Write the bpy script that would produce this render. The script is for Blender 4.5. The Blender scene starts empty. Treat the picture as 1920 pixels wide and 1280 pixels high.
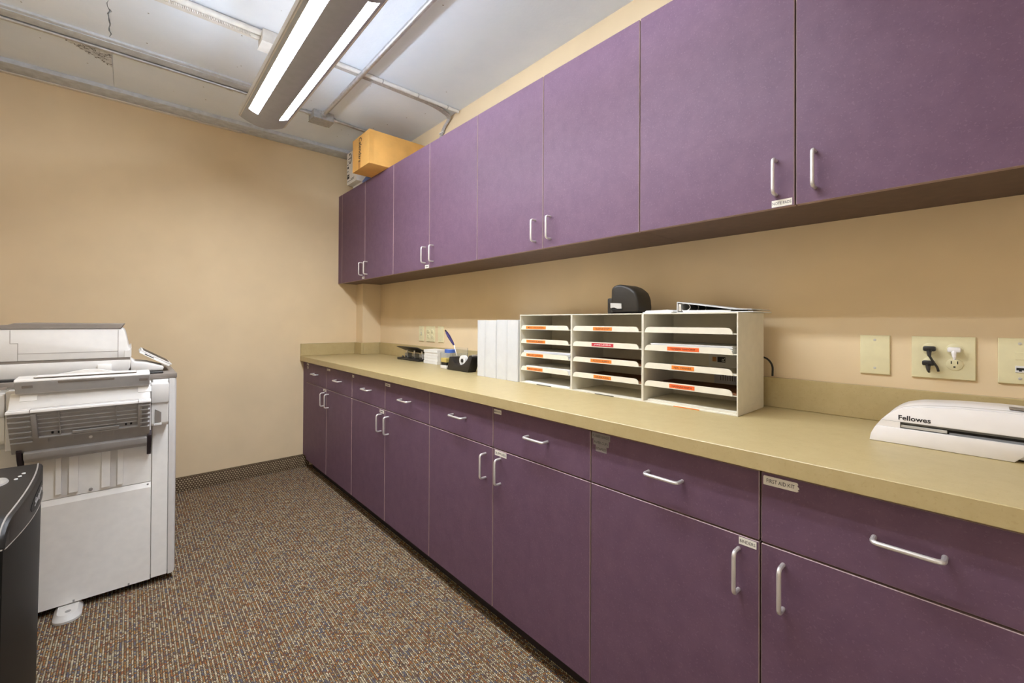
import bpy, bmesh, math, random
from mathutils import Vector, Matrix

random.seed(7)
sc = bpy.context.scene
C = sc.collection

# ------------------------------------------------------------------ camera
YAW, PITCH, ROLL = math.radians(41.8424), math.radians(0.3657), math.radians(0.2899)
CAMZ = 1.2036
fwd = Vector((math.sin(YAW) * math.cos(PITCH), math.cos(YAW) * math.cos(PITCH), math.sin(PITCH)))
rgt = Vector((math.cos(YAW), -math.sin(YAW), 0.0))
upv = rgt.cross(fwd)
r2 = rgt * math.cos(ROLL) + upv * math.sin(ROLL)
u2 = -rgt * math.sin(ROLL) + upv * math.cos(ROLL)
cam_d = bpy.data.cameras.new('camera')
cam_d.sensor_width = 36.0
cam_d.lens = 799.97 / 1920 * 36.0
cam_d.shift_y = -(640 - 598.31) / 1920
cam_d.clip_start = 0.02
cam = bpy.data.objects.new('camera', cam_d)
M = Matrix((r2, u2, -fwd)).transposed().to_4x4()
M.translation = Vector((0, 0, CAMZ))
cam.matrix_world = M
C.objects.link(cam)
sc.camera = cam

# ------------------------------------------------------------------ world + exposure
WORLD_E = 2.5         # fill light let in by the added doorway
w = bpy.data.worlds.new('world')
sc.world = w
w.use_nodes = True
w.node_tree.nodes['Background'].inputs[0].default_value = (0.9, 0.95, 1, 1)
w.node_tree.nodes['Background'].inputs[1].default_value = WORLD_E
sc.view_settings.view_transform = 'Standard'
sc.view_settings.look = 'None'
sc.view_settings.gamma = 1
sc.view_settings.use_curve_mapping = False
sc.view_settings.exposure = 0.0
LENS_E = 102.0          # glow of the lamp's ribbed lenses
UP_E = 68.0           # the tubes in the top of the lamp

# ------------------------------------------------------------------ measured sizes (metres)
XU, ZUT, ZUB = 1.355, 2.2918, 1.5283
XW, ZC = 1.682, 2.6588
XC, ZCT, ZCB = 1.0486, 0.914, 0.8747
XD, ZG, ZDB = 1.073, 0.707, 0.081
YB, ZBT = 3.795, 2.6336
YF, XL = -1.05, -0.62
UY0, UD = 3.7094, 0.4795
LY0, LD = 3.7046, 0.4796

# ------------------------------------------------------------------ materials
def lin(c):
    out = []
    for v in c:
        v /= 255.0
        out.append(v / 12.92 if v <= 0.04045 else ((v + 0.055) / 1.055) ** 2.4)
    return (out[0], out[1], out[2], 1.0)

class NT:
    def __init__(s, name):
        s.m = bpy.data.materials.new(name)
        s.m.use_nodes = True
        s.t = s.m.node_tree
        s.b = s.t.nodes['Principled BSDF']
        s.co = None
    def n(s, ty, **kw):
        nd = s.t.nodes.new(ty)
        for k, v in kw.items():
            setattr(nd, k, v)
        return nd
    def ln(s, a, b):
        s.t.links.new(a, b)
    def coord(s):
        if s.co is None:
            s.co = s.n('ShaderNodeTexCoord').outputs['Object']
        return s.co
    def math(s, op, a, b=None, c=None):
        nd = s.n('ShaderNodeMath', operation=op)
        for i, v in enumerate((a, b, c)):
            if v is None:
                continue
            if isinstance(v, (int, float)):
                nd.inputs[i].default_value = v
            else:
                s.ln(v, nd.inputs[i])
        return nd.outputs[0]
    def noise(s, scale, detail=3, rough=0.5, vec=None):
        nd = s.n('ShaderNodeTexNoise')
        nd.inputs['Scale'].default_value = scale
        nd.inputs['Detail'].default_value = detail
        nd.inputs['Roughness'].default_value = rough
        s.ln(vec if vec is not None else s.coord(), nd.inputs['Vector'])
        return nd.outputs['Fac']
    def ramp(s, fac, stops, interp='LINEAR'):
        nd = s.n('ShaderNodeValToRGB')
        cr = nd.color_ramp
        cr.interpolation = interp
        while len(cr.elements) < len(stops):
            cr.elements.new(0.5)
        for e, (p, col) in zip(cr.elements, stops):
            e.position = p
            e.color = lin(col)
        s.ln(fac, nd.inputs[0])
        return nd.outputs[0]
    def mix(s, fac, a, b, blend='MIX'):
        nd = s.n('ShaderNodeMix', data_type='RGBA', blend_type=blend)
        for sock, v in ((nd.inputs[0], fac), (nd.inputs[6], a), (nd.inputs[7], b)):
            if isinstance(v, (int, float)):
                sock.default_value = v
            elif isinstance(v, tuple):
                sock.default_value = lin(v)
            else:
                s.ln(v, sock)
        return nd.outputs[2]
    def bump(s, h, strength=0.2, dist=0.002):
        nd = s.n('ShaderNodeBump')
        nd.inputs['Strength'].default_value = strength
        nd.inputs['Distance'].default_value = dist
        s.ln(h, nd.inputs['Height'])
        s.ln(nd.outputs[0], s.b.inputs['Normal'])

def pmat(name, col, rough=0.5, metal=0.0, var=0.05, vscale=30, bump=0.0, bscale=200, spec=0.5, bdist=0.001):
    t = NT(name)
    t.b.inputs['Roughness'].default_value = rough
    t.b.inputs['Metallic'].default_value = metal
    t.b.inputs['Specular IOR Level'].default_value = spec
    lo = tuple(max(0, c * (1 - var)) for c in col)
    hi = tuple(min(255, c * (1 + var)) for c in col)
    t.ln(t.ramp(t.noise(vscale, 3), [(0.3, lo), (0.7, hi)]), t.b.inputs['Base Color'])
    if bump:
        t.bump(t.noise(bscale, 2), bump, bdist)
    return t.m

M_WALL = pmat('tan_wall_paint', (226, 203, 165), 0.75, var=0.015, vscale=4, bump=0.15, bscale=260, spec=0.25)
M_TRIMWHITE = pmat('white_trim_paint', (225, 218, 208), 0.6, var=0.03)
M_CONC = None
def conc():
    t = NT('painted_concrete')
    t.b.inputs['Roughness'].default_value = 0.75
    t.b.inputs['Specular IOR Level'].default_value = 0.25
    base = t.ramp(t.noise(3.0, 6, 0.6), [(0.3, (232, 240, 250)), (0.7, (240, 246, 254))])
    v = t.n('ShaderNodeTexVoronoi', feature='F1')
    v.inputs['Scale'].default_value = 15
    t.ln(t.coord(), v.inputs['Vector'])
    pit = t.math('LESS_THAN', v.outputs['Distance'], 0.055)
    gate = t.math('GREATER_THAN', t.noise(6, 2), 0.52)
    col = t.mix(t.math('MULTIPLY', pit, gate), base, (158, 156, 152))
    t.ln(col, t.b.inputs['Base Color'])
    h = t.math('SUBTRACT', t.noise(40, 5, 0.65), t.math('MULTIPLY', pit, 0.5))
    t.bump(h, 0.35, 0.003)
    return t.m
M_CONC = conc()
M_GREYSTRIP = pmat('grey_painted_strip', (204, 209, 216), 0.65, var=0.06, vscale=25, bump=0.3, bscale=60, bdist=0.003)
M_FLAKE = None
def flake():
    t = NT('flaking_concrete_paint')
    t.b.inputs['Roughness'].default_value = 0.85
    v = t.n('ShaderNodeTexVoronoi', feature='DISTANCE_TO_EDGE')
    v.inputs['Scale'].default_value = 55
    t.ln(t.coord(), v.inputs['Vector'])
    crack = t.math('LESS_THAN', v.outputs['Distance'], 0.07)
    gate = t.math('GREATER_THAN', t.noise(22, 3), 0.5)
    k = t.math('MULTIPLY', crack, gate)
    t.ln(t.mix(k, t.ramp(t.noise(25, 4), [(0.35, (196, 199, 203)), (0.65, (222, 225, 230))]), (104, 105, 106)), t.b.inputs['Base Color'])
    t.bump(t.math('SUBTRACT', t.noise(60, 4), t.math('MULTIPLY', k, 1.0)), 0.8, 0.006)
    return t.m
M_FLAKE = flake()

def carpet():
    t = NT('woven_loop_carpet')
    t.b.inputs['Roughness'].default_value = 0.95
    t.b.inputs['Specular IOR Level'].default_value = 0.1
    sp = t.n('ShaderNodeSeparateXYZ')
    t.ln(t.coord(), sp.inputs[0])
    X, Y = sp.outputs[0], sp.outputs[1]
    wob = t.math('MULTIPLY', t.math('SUBTRACT', t.noise(120, 2), 0.5), 0.36)
    xs = t.math('ADD', t.math('DIVIDE', X, 0.0132), wob)
    col = t.math('FLOOR', xs)
    fx = t.math('FRACT', xs)
    half = t.math('GREATER_THAN', fx, 0.52)
    hx = t.math('FRACT', t.math('MULTIPLY', fx, 2.0))
    slant = t.math('MULTIPLY', t.math('SUBTRACT', t.math('MULTIPLY', half, 2.0), 1.0), t.math('MULTIPLY', hx, 0.7))
    ys = t.math('ADD', t.math('ADD', t.math('DIVIDE', Y, 0.0085), slant), t.math('ADD', t.math('MULTIPLY', half, 0.5), wob))
    row = t.math('FLOOR', ys)
    fy = t.math('FRACT', ys)
    cmb = t.n('ShaderNodeCombineXYZ')
    t.ln(t.math('ADD', t.math('MULTIPLY', col, 2.0), half), cmb.inputs[0])
    t.ln(row, cmb.inputs[1])
    wn = t.n('ShaderNodeTexWhiteNoise', noise_dimensions='2D')
    t.ln(cmb.outputs[0], wn.inputs['Vector'])
    rnd = wn.outputs['Value']
    big = t.noise(28, 2, 0.6)
    sel = t.math('ADD', t.math('MULTIPLY', big, 1.5), t.math('MULTIPLY', rnd, 0.55))
    sel = t.math('SUBTRACT', sel, 0.52)
    yarn = t.ramp(sel, [(0.0, (100, 102, 114)), (0.30, (112, 86, 77)), (0.42, (161, 102, 60)), (0.52, (131, 107, 72)),
                        (0.62, (175, 126, 70)), (0.74, (91, 72, 65)), (0.86, (145, 84, 56))], 'CONSTANT')
    light = t.ramp(rnd, [(0.0, (168, 154, 126)), (0.4, (194, 179, 148)), (0.75, (212, 197, 166)), (0.9, (134, 116, 92))], 'CONSTANT')
    rnd2 = t.math('FRACT', t.math('MULTIPLY', rnd, 7.31))
    thr = t.math('ADD', 0.13, t.math('MULTIPLY', half, 0.69))
    islight = t.math('GREATER_THAN', rnd2, thr)
    c0 = t.mix(islight, yarn, light)
    ex = t.math('SINE', t.math('MULTIPLY', hx, math.pi))
    ey = t.math('SINE', t.math('MULTIPLY', fy, math.pi))
    hgt = t.math('MULTIPLY', t.math('POWER', ex, 0.6), t.math('POWER', ey, 0.6))
    gap = t.math('LESS_THAN', hgt, 0.52)
    t.ln(t.mix(gap, c0, (86, 71, 58)), t.b.inputs['Base Color'])
    t.bump(hgt, 0.8, 0.004)
    return t.m
M_CARPET = carpet()

def base_carpet():
    t = NT('dotted_carpet_base')
    t.b.inputs['Roughness'].default_value = 0.95
    t.b.inputs['Specular IOR Level'].default_value = 0.1
    sp = t.n('ShaderNodeSeparateXYZ')
    t.ln(t.coord(), sp.inputs[0])
    X, Z = t.math('ADD', sp.outputs[0], sp.outputs[1]), sp.outputs[2]
    rz = t.math('DIVIDE', Z, 0.0145)
    odd = t.math('MULTIPLY', t.math('MODULO', t.math('FLOOR', rz), 2.0), 0.5)
    fx = t.math('SUBTRACT', t.math('FRACT', t.math('ADD', t.math('DIVIDE', X, 0.017), odd)), 0.5)
    fz = t.math('SUBTRACT', t.math('FRACT', rz), 0.5)
    d = t.math('SQRT', t.math('ADD', t.math('MULTIPLY', fx, fx), t.math('MULTIPLY', fz, fz)))
    m = t.math('LESS_THAN', d, t.math('ADD', 0.2, t.math('MULTIPLY', t.noise(90, 2), 0.2)))
    t.ln(t.mix(m, t.ramp(t.noise(120, 3), [(0.3, (74, 58, 44)), (0.7, (104, 84, 64))]), (176, 158, 126)), t.b.inputs['Base Color'])
    t.bump(t.math('SUBTRACT', 1.0, d), 0.7, 0.003)
    return t.m
M_BASE = base_carpet()
M_BASECAP = pmat('brown_base_binding', (104, 86, 62), 0.9, var=0.1, vscale=80)

def laminate(name, c1, c2, fleck, rough, spec):
    t = NT(name)
    t.b.inputs['Roughness'].default_value = rough
    t.b.inputs['Specular IOR Level'].default_value = spec
    a = t.ramp(t.noise(22, 5, 0.7), [(0.3, c1), (0.7, c2)])
    f = t.noise(170, 3, 0.6)
    k = t.math('MULTIPLY', t.math('GREATER_THAN', f, 0.62), 0.35)
    t.ln(t.mix(k, a, fleck), t.b.inputs['Base Color'])
    t.bump(t.noise(300, 2), 0.06, 0.001)
    return t.m
M_PURPLE = laminate('purple_laminate', (96, 71, 89), (106, 80, 97), (124, 99, 114), 0.55, 0.26)
M_PURPLEEDGE = pmat('mauve_edge_band', (160, 136, 132), 0.5, var=0.04)
M_UNDER = pmat('brown_cabinet_underside', (94, 74, 66), 0.6, var=0.05)
M_CABIN = pmat('dark_cabinet_carcass', (44, 30, 34), 0.7, var=0.06)
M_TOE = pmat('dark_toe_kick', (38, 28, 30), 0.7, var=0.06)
M_COUNTER = laminate('tan_counter_laminate', (180, 160, 113), (188, 169, 123), (170, 148, 100), 0.4, 0.35)
M_NICKEL = pmat('brushed_nickel', (226, 221, 215), 0.42, 0.7, var=0.02)
M_GALV = pmat('galvanised_steel', (196, 196, 198), 0.4, 0.85, var=0.06, vscale=40)
M_GALVD = pmat('zinc_box_steel', (176, 175, 174), 0.5, 0.5, var=0.07, vscale=50)
M_CABLE = pmat('armoured_cable_grey', (178, 172, 166), 0.5, 0.3, var=0.08, vscale=70)
M_PVC = pmat('white_painted_conduit', (226, 224, 220), 0.5, var=0.03)
M_FIX = pmat('warm_grey_lamp_metal', (166, 167, 174), 0.5, 0.1, var=0.02)
M_RIM = pmat('silver_lamp_rim', (205, 202, 198), 0.45, 0.3, var=0.02)
M_INK = pmat('black_print', (34, 32, 34), 0.7, var=0.02)
M_INKG = pmat('grey_print', (70, 68, 66), 0.7, var=0.02)
M_WPRINT = pmat('white_print', (235, 232, 226), 0.7, var=0.02)
M_STICK = pmat('white_label_tape', (228, 222, 210), 0.5, var=0.02)
M_STICKG = pmat('clear_grey_label_tape', (136, 130, 128), 0.35, var=0.06)
M_ORANGE = pmat('orange_label_tape', (232, 128, 40), 0.5, var=0.03)
M_ORANGE2 = pmat('deep_orange_label_tape', (228, 98, 40), 0.5, var=0.03)
M_RED = pmat('red_label_tape', (184, 44, 58), 0.5, var=0.03)
M_SORT = pmat('cream_enamel_steel', (226, 219, 201), 0.45, var=0.015)
M_BROWNB = pmat('brown_hardboard', (112, 70, 36), 0.7, var=0.08, vscale=60)
M_PAPER = pmat('white_paper', (226, 224, 219), 0.8, var=0.015)
M_PAPERB = pmat('bluish_paper', (204, 208, 220), 0.8, var=0.05)
M_BINDER = pmat('white_binder_vinyl', (208, 208, 207), 0.4, var=0.01)
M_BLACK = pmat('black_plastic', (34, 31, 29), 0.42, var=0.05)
M_BLACK2 = pmat('charcoal_plastic', (42, 37, 30), 0.45, var=0.05, spec=0.3)
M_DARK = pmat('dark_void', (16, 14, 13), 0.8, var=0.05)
M_ADH = pmat('grey_metal_band', (196, 192, 184), 0.4, 0.2, var=0.03)
M_CARD = pmat('corrugated_cardboard', (224, 170, 92), 0.75, var=0.03, vscale=12)
M_CARDD = pmat('brown_packing_tape', (192, 132, 66), 0.4, var=0.03)
M_CARTON = pmat('white_carton', (228, 222, 212), 0.65, var=0.02)
M_BLUE = pmat('blue_plastic', (70, 102, 180), 0.35, var=0.06)
M_INDIGO = pmat('indigo_pen_plastic', (48, 38, 86), 0.3, var=0.06)
M_IVORY = pmat('ivory_plate_plastic', (224, 214, 172), 0.4, var=0.015)
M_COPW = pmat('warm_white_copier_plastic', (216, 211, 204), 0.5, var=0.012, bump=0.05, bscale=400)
M_COPB = pmat('lightened_copier_plastic', (242, 238, 231), 0.5, var=0.012, bump=0.05, bscale=400)  # same white plastic as above, colour lightened to offset dim light on lower panels
M_COPG = pmat('grey_copier_plastic', (150, 146, 142), 0.5, var=0.02)
M_COPT = pmat('taupe_copier_plastic', (128, 118, 108), 0.5, var=0.03)
M_TRAY = pmat('tray_grey_plastic', (164, 160, 156), 0.5, var=0.02)
M_OLIVE = pmat('olive_gold_card', (186, 166, 92), 0.6, var=0.04)
M_LAMW = pmat('glossy_white_plastic', (236, 231, 228), 0.25, var=0.008)
M_LAMG = pmat('grey_slot_plastic', (122, 120, 118), 0.4, var=0.03)
M_SHRED = pmat('shredder_black_plastic', (12, 10, 8), 0.5, var=0.05, spec=0.18)
M_SHREDL = pmat('shredder_lid_plastic', (32, 28, 25), 0.45, var=0.04, spec=0.28)
M_SILVER = pmat('satin_silver_plastic', (196, 192, 186), 0.3, 0.5, var=0.05, vscale=60)

def glassy():
    t = NT('clear_acrylic')
    t.b.inputs['Base Color'].default_value = (0.93, 0.95, 0.96, 1)
    t.b.inputs['Roughness'].default_value = 0.05
    t.b.inputs['Transmission Weight'].default_value = 0.92
    t.b.inputs['IOR'].default_value = 1.2
    return t.m
M_CLEAR = glassy()

def lens_mat():
    t = NT('lit_ribbed_lens')
    t.b.inputs['Base Color'].default_value = (0.9, 0.9, 0.9, 1)
    t.b.inputs['Roughness'].default_value = 0.3
    t.b.inputs['Emission Color'].default_value = (0.92, 0.99, 1.10, 1)
    t.b.inputs['Emission Strength'].default_value = LENS_E
    return t.m
M_LENS = lens_mat()
def tube_mat():
    t = NT('lit_fluorescent_tube')
    t.b.inputs['Base Color'].default_value = (0.9, 0.9, 0.9, 1)
    t.b.inputs['Emission Color'].default_value = (0.86, 0.98, 1.18, 1)
    t.b.inputs['Emission Strength'].default_value = UP_E
    return t.m
M_TUBE = tube_mat()

# ------------------------------------------------------------------ geometry helpers
WLOC = {}
def nb():
    return bmesh.new()

def box(bm, x0, x1, y0, y1, z0, z1, bev=0.0, seg=2):
    x0, x1 = min(x0, x1), max(x0, x1); y0, y1 = min(y0, y1), max(y0, y1); z0, z1 = min(z0, z1), max(z0, z1)
    v = [bm.verts.new(p) for p in ((x0, y0, z0), (x1, y0, z0), (x1, y1, z0), (x0, y1, z0),
                                   (x0, y0, z1), (x1, y0, z1), (x1, y1, z1), (x0, y1, z1))]
    fs = [bm.faces.new([v[i] for i in q]) for q in
          ((3, 2, 1, 0), (4, 5, 6, 7), (0, 1, 5, 4), (1, 2, 6, 5), (2, 3, 7, 6), (3, 0, 4, 7))]
    if bev > 0:
        es = list({e for f in fs for e in f.edges})
        bmesh.ops.bevel(bm, geom=es, offset=bev, segments=seg, profile=0.5, affect='EDGES')
    return bm

def prism(bm, pts, axis, a0, a1, bev=0.0, seg=2):
    def mk(p, a):
        if axis == 'x': return (a, p[0], p[1])
        if axis == 'y': return (p[0], a, p[1])
        return (p[0], p[1], a)
    A = [bm.verts.new(mk(p, a0)) for p in pts]
    B = [bm.verts.new(mk(p, a1)) for p in pts]
    n = len(pts)
    fs = [bm.faces.new(A), bm.faces.new(B[::-1])]
    for i in range(n):
        fs.append(bm.faces.new((A[i], B[i], B[(i + 1) % n], A[(i + 1) % n])))
    bmesh.ops.recalc_face_normals(bm, faces=fs)
    if bev > 0:
        es = list({e for f in fs for e in f.edges})
        bmesh.ops.bevel(bm, geom=es, offset=bev, segments=seg, profile=0.5, affect='EDGES')
    return bm

def obox(bm, o, ex, ey, ez, bev=0.0):
    """box from a corner and three edge vectors"""
    o, ex, ey, ez = Vector(o), Vector(ex), Vector(ey), Vector(ez)
    P = [o, o + ex, o + ex + ey, o + ey]
    v = [bm.verts.new(p) for p in P] + [bm.verts.new(p + ez) for p in P]
    fs = [bm.faces.new([v[i] for i in q]) for q in
          ((3, 2, 1, 0), (4, 5, 6, 7), (0, 1, 5, 4), (1, 2, 6, 5), (2, 3, 7, 6), (3, 0, 4, 7))]
    bmesh.ops.recalc_face_normals(bm, faces=fs)
    if bev > 0:
        es = list({e for f in fs for e in f.edges})
        bmesh.ops.bevel(bm, geom=es, offset=bev, segments=2, profile=0.5, affect='EDGES')
    return bm

def tube(bm, path, r, seg=10, cap=True):
    P = [Vector(p) for p in path]
    rs = r if isinstance(r, (list, tuple)) else [r] * len(P)
    T = []
    for i in range(len(P)):
        a = P[max(0, i - 1)]; b = P[min(len(P) - 1, i + 1)]
        T.append((b - a).normalized())
    ref = Vector((0, 0, 1)) if abs(T[0].z) < 0.9 else Vector((1, 0, 0))
    N = (ref - T[0] * ref.dot(T[0])).normalized()
    rings = []
    for i, p in enumerate(P):
        N = (N - T[i] * N.dot(T[i])).normalized()
        B = T[i].cross(N)
        rings.append([bm.verts.new(p + (N * math.cos(2 * math.pi * k / seg) + B * math.sin(2 * math.pi * k / seg)) * rs[i]) for k in range(seg)])
    for a, b in zip(rings, rings[1:]):
        for k in range(seg):
            bm.faces.new((a[k], a[(k + 1) % seg], b[(k + 1) % seg], b[k]))
    if cap:
        bm.faces.new(rings[0][::-1]); bm.faces.new(rings[-1])
    return bm

def lathe(bm, prof, c, axis='z', seg=20):
    c = Vector(c)
    rings = []
    for r, h in prof:
        ring = []
        for k in range(seg):
            a = 2 * math.pi * k / seg
            x, y = r * math.cos(a), r * math.sin(a)
            p = {'z': (x, y, h), 'x': (h, x, y), 'y': (x, h, y)}[axis]
            ring.append(bm.verts.new(c + Vector(p)))
        rings.append(ring)
    for a, b in zip(rings, rings[1:]):
        for k in range(seg):
            bm.faces.new((a[k], a[(k + 1) % seg], b[(k + 1) % seg], b[k]))
    bm.faces.new(rings[0][::-1]); bm.faces.new(rings[-1])
    return bm

def rpath(pts, rad, n=5):
    """polyline with rounded corners"""
    P = [Vector(p) for p in pts]
    out = [P[0]]
    for i in range(1, len(P) - 1):
        a = (P[i - 1] - P[i]); b = (P[i + 1] - P[i])
        d = min(rad, a.length * 0.49, b.length * 0.49)
        s = P[i] + a.normalized() * d; e = P[i] + b.normalized() * d
        for k in range(n + 1):
            t = k / n
            out.append(s * (1 - t) ** 2 + P[i] * 2 * t * (1 - t) + e * t * t)
    out.append(P[-1])
    return out

def obj(name, bm, mats, parent=None, smooth=0.6, idx=None, origin=None):
    bmesh.ops.recalc_face_normals(bm, faces=bm.faces[:])
    off = Vector((0, 0, 0))
    if parent is not None:
        off = WLOC[parent.name]
    elif origin is not None:
        off = Vector(origin)
    elif len(bm.verts):
        xs = [v.co.x for v in bm.verts]; ys = [v.co.y for v in bm.verts]; zs = [v.co.z for v in bm.verts]
        off = Vector(((min(xs) + max(xs)) / 2, (min(ys) + max(ys)) / 2, min(zs)))
    bmesh.ops.translate(bm, vec=-off, verts=bm.verts[:])
    me = bpy.data.meshes.new(name)
    if not isinstance(mats, (list, tuple)):
        mats = [mats]
    if idx:
        for f in bm.faces:
            f.material_index = idx(f)
    bm.to_mesh(me); bm.free()
    for m in mats:
        me.materials.append(m)
    if smooth:
        me.polygons.foreach_set('use_smooth', [True] * len(me.polygons))
        me.set_sharp_from_angle(angle=smooth)
    o = bpy.data.objects.new(name, me)
    C.objects.link(o)
    if parent is not None:
        o.parent = parent
        WLOC[o.name] = off.copy()
    else:
        o.location = off
        WLOC[o.name] = off.copy()
    return o

def tag(o, label, cat, group=None):
    o['label'] = label; o['category'] = cat
    if group: o['group'] = group
    return o

def thing(name, loc, label, cat, group=None):
    o = bpy.data.objects.new(name, None)
    o.empty_display_size = 0.05
    C.objects.link(o)
    o.location = loc
    WLOC[o.name] = Vector(loc)
    return tag(o, label, cat, group)

def struct(name, bm, m, smooth=0.6, parent=None, idx=None, origin=(0, 0, 0)):
    o = obj(name, bm, m, parent=parent, smooth=smooth, idx=idx, origin=origin)
    if parent is None:
        o['kind'] = 'structure'
    return o

# text meshes are made once, up front
_TX = {}
def text_mesh(s, shear=0.0, bold=0.0):
    key = (s, shear, bold)
    if key in _TX: return _TX[key]
    cu = bpy.data.curves.new('lettering', 'FONT')
    cu.body = s; cu.size = 1.0; cu.align_x = 'CENTER'; cu.align_y = 'CENTER'; cu.resolution_u = 3; cu.shear = shear; cu.offset = bold
    ob = bpy.data.objects.new('lettering_tmp', cu)
    C.objects.link(ob)
    dg = bpy.context.evaluated_depsgraph_get()
    me = bpy.data.meshes.new_from_object(ob.evaluated_get(dg))
    V = [v.co.copy() for v in me.vertices]; F = [tuple(p.vertices) for p in me.polygons]
    bpy.data.objects.remove(ob); bpy.data.curves.remove(cu); bpy.data.meshes.remove(me)
    x0 = min(v.x for v in V); x1 = max(v.x for v in V); y0 = min(v.y for v in V); y1 = max(v.y for v in V)
    V = [((v.x - (x0 + x1) / 2) / (x1 - x0), (v.y - (y0 + y1) / 2) / (y1 - y0)) for v in V]
    _TX[key] = (V, F)
    return _TX[key]

def lettering(name, s, center, ex, ey, w, h, m, parent, shear=0.0, bold=0.004, warp=None):
    """flat print: ex, ey are the unit directions of reading and of up"""
    V, F = text_mesh(s, shear, bold)
    c, ex, ey = Vector(center), Vector(ex), Vector(ey)
    bm = nb()
    vs = [bm.verts.new(c + ex * (x * w) + ey * (y * h)) for x, y in V]
    for f in F:
        try: bm.faces.new([vs[i] for i in f])
        except ValueError: pass
    if warp:
        for v in bm.verts: v.co = warp(v.co)
    return obj(name, bm, m, parent, smooth=0)

NX, UP = (0, -1, 0), (0, 0, 1)     # reading direction and up on faces that look towards -X

# ================================================================== the room shell
bm = box(nb(), XL - 0.1, XW + 0.1, YF - 0.1, YB + 0.1, -0.06, 0.0)
struct('floor', bm, M_CARPET, 0)
bm = box(nb(), XL - 0.1, XW + 0.1, YB, YB + 0.1, 0.0, ZC + 0.1)
struct('wall_back', bm, M_WALL, 0)
bm = box(nb(), XW, XW + 0.1, YF - 0.1, YB, 0.0, ZC + 0.1)
struct('wall_right', bm, M_WALL, 0)
bm = box(nb(), XL - 0.1, XL, YF - 0.1, YB, 0.0, ZC + 0.1)
struct('wall_left', bm, M_WALL, 0)
DX0, DX1, DZ = -0.56, 0.26, 2.06      # unseen doorway added behind the camera to admit fill light
bm = nb()
box(bm, XL, DX0, YF - 0.1, YF, 0.0, ZC + 0.1)
box(bm, DX1, XW, YF - 0.1, YF, 0.0, ZC + 0.1)
box(bm, DX0, DX1, YF - 0.1, YF, DZ, ZC + 0.1)
struct('wall_front', bm, M_WALL, 0)
bm = nb()
box(bm, DX0, DX0 + 0.03, YF - 0.105, YF + 0.012, 0.0, DZ, 0.002, 1)
box(bm, DX1 - 0.03, DX1, YF - 0.105, YF + 0.012, 0.0, DZ, 0.002, 1)
box(bm, DX0 + 0.03, DX1 - 0.03, YF - 0.105, YF + 0.012, DZ - 0.03, DZ, 0.002, 1)
struct('added_doorway', bm, M_TRIMWHITE)  # frame of the added doorway
# corner chase between the back wall and the right wall
bm = box(nb(), 1.517, XW, 3.655, YB, ZCT - 0.02, ZC)
struct('trim_1', bm, M_WALL, 0)

# ceiling: slab above, two cast panels with a ragged joint between them
ceil = struct('ceiling', box(nb(), XL - 0.1, XW + 0.1, YF - 0.1, YB + 0.1, ZC + 0.02, ZC + 0.12), M_CONC, 0)
def ragged(side):
    bm = nb()
    N = 160
    rnd = random.Random(3)
    edge = []
    for i in range(N + 1):
        y = YF - 0.1 + (YB + 0.1 - YF + 0.1) * i / N
        j = rnd.uniform(-0.006, 0.006) if y < 3.05 else rnd.uniform(-0.0006, 0.0006)
        g = rnd.uniform(0.0005, 0.006) if y < 3.05 else 0.0008
        edge.append((-0.085 + j + (g if side > 0 else -g), y))
    other = XW + 0.1 if side > 0 else XL - 0.1
    pts = edge + [(other, YB + 0.1), (other, YF - 0.1)]
    prism(bm, pts, 'z', ZC, ZC + 0.0195)
    return bm
for s in (-1, 1):
    obj('ceiling_panel', ragged(s), M_CONC, ceil, 0)
# flaking paint patch by the joint, a thin ragged plate
bm = nb()
rnd = random.Random(5)
pts = []
for i in range(20):
    t = i / 19
    pts.append((-0.262 + 0.174 * t, 3.165 + rnd.uniform(-0.006, 0.006)))
for i in range(20):
    t = 1 - i / 19
    pts.append((-0.262 + 0.174 * t, 3.19 + 0.17 * t + rnd.uniform(-0.012, 0.012)))
prism(bm, pts, 'z', ZC - 0.003, ZC + 0.001)
obj('flaking_paint_patch', bm, M_FLAKE, ceil, 0)
# dropped soffit strip along the back wall and the narrow strip further out
bm = nb()
box(bm, XL, XW, 3.645, YB, ZBT, ZC + 0.001, 0.003)
struct('trim_2', bm, M_GREYSTRIP)
bm = box(nb(), XL, 0.62, 3.768, YB - 0.0005, ZBT - 0.007, ZBT - 0.0005, 0.001)
struct('trim_3', bm, M_TRIMWHITE)
bm = nb()
box(bm, XL, 0.60, 3.02, 3.12, ZC - 0.012, ZC + 0.001, 0.003)
box(bm, XL, 0.60, 3.045, 3.052, ZC - 0.016, ZC - 0.010, 0.001)
struct('trim_4', bm, M_GREYSTRIP)
# carpet base
bm = nb(); box(bm, XL, XD + 0.05, YB - 0.011, YB - 0.0005, 0.0, 0.094, 0.002)
bb = struct('baseboard_back', bm, M_BASE)
bm = nb(); box(bm, XL, XD + 0.05, YB - 0.013, YB - 0.0005, 0.0935, 0.101, 0.001)
obj('binding', bm, M_BASECAP, bb)
bm = nb(); box(bm, XL + 0.0005, XL + 0.011, YF, YB - 0.013, 0.0, 0.101, 0.002)
struct('baseboard_left', bm, M_BASE)

# ================================================================== cabinets
def handle_bm(cx, cy, cz, vertical):
    h, d, r = 0.048, 0.030, 0.0046
    if vertical:
        p = [(cx, cy, cz - h), (cx - d, cy, cz - h), (cx - d, cy, cz + h), (cx, cy, cz + h)]
    else:
        p = [(cx, cy - h, cz), (cx - d, cy - h, cz), (cx - d, cy + h, cz), (cx, cy + h, cz)]
    return tube(nb(), rpath(p, 0.012), r, 10)

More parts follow.
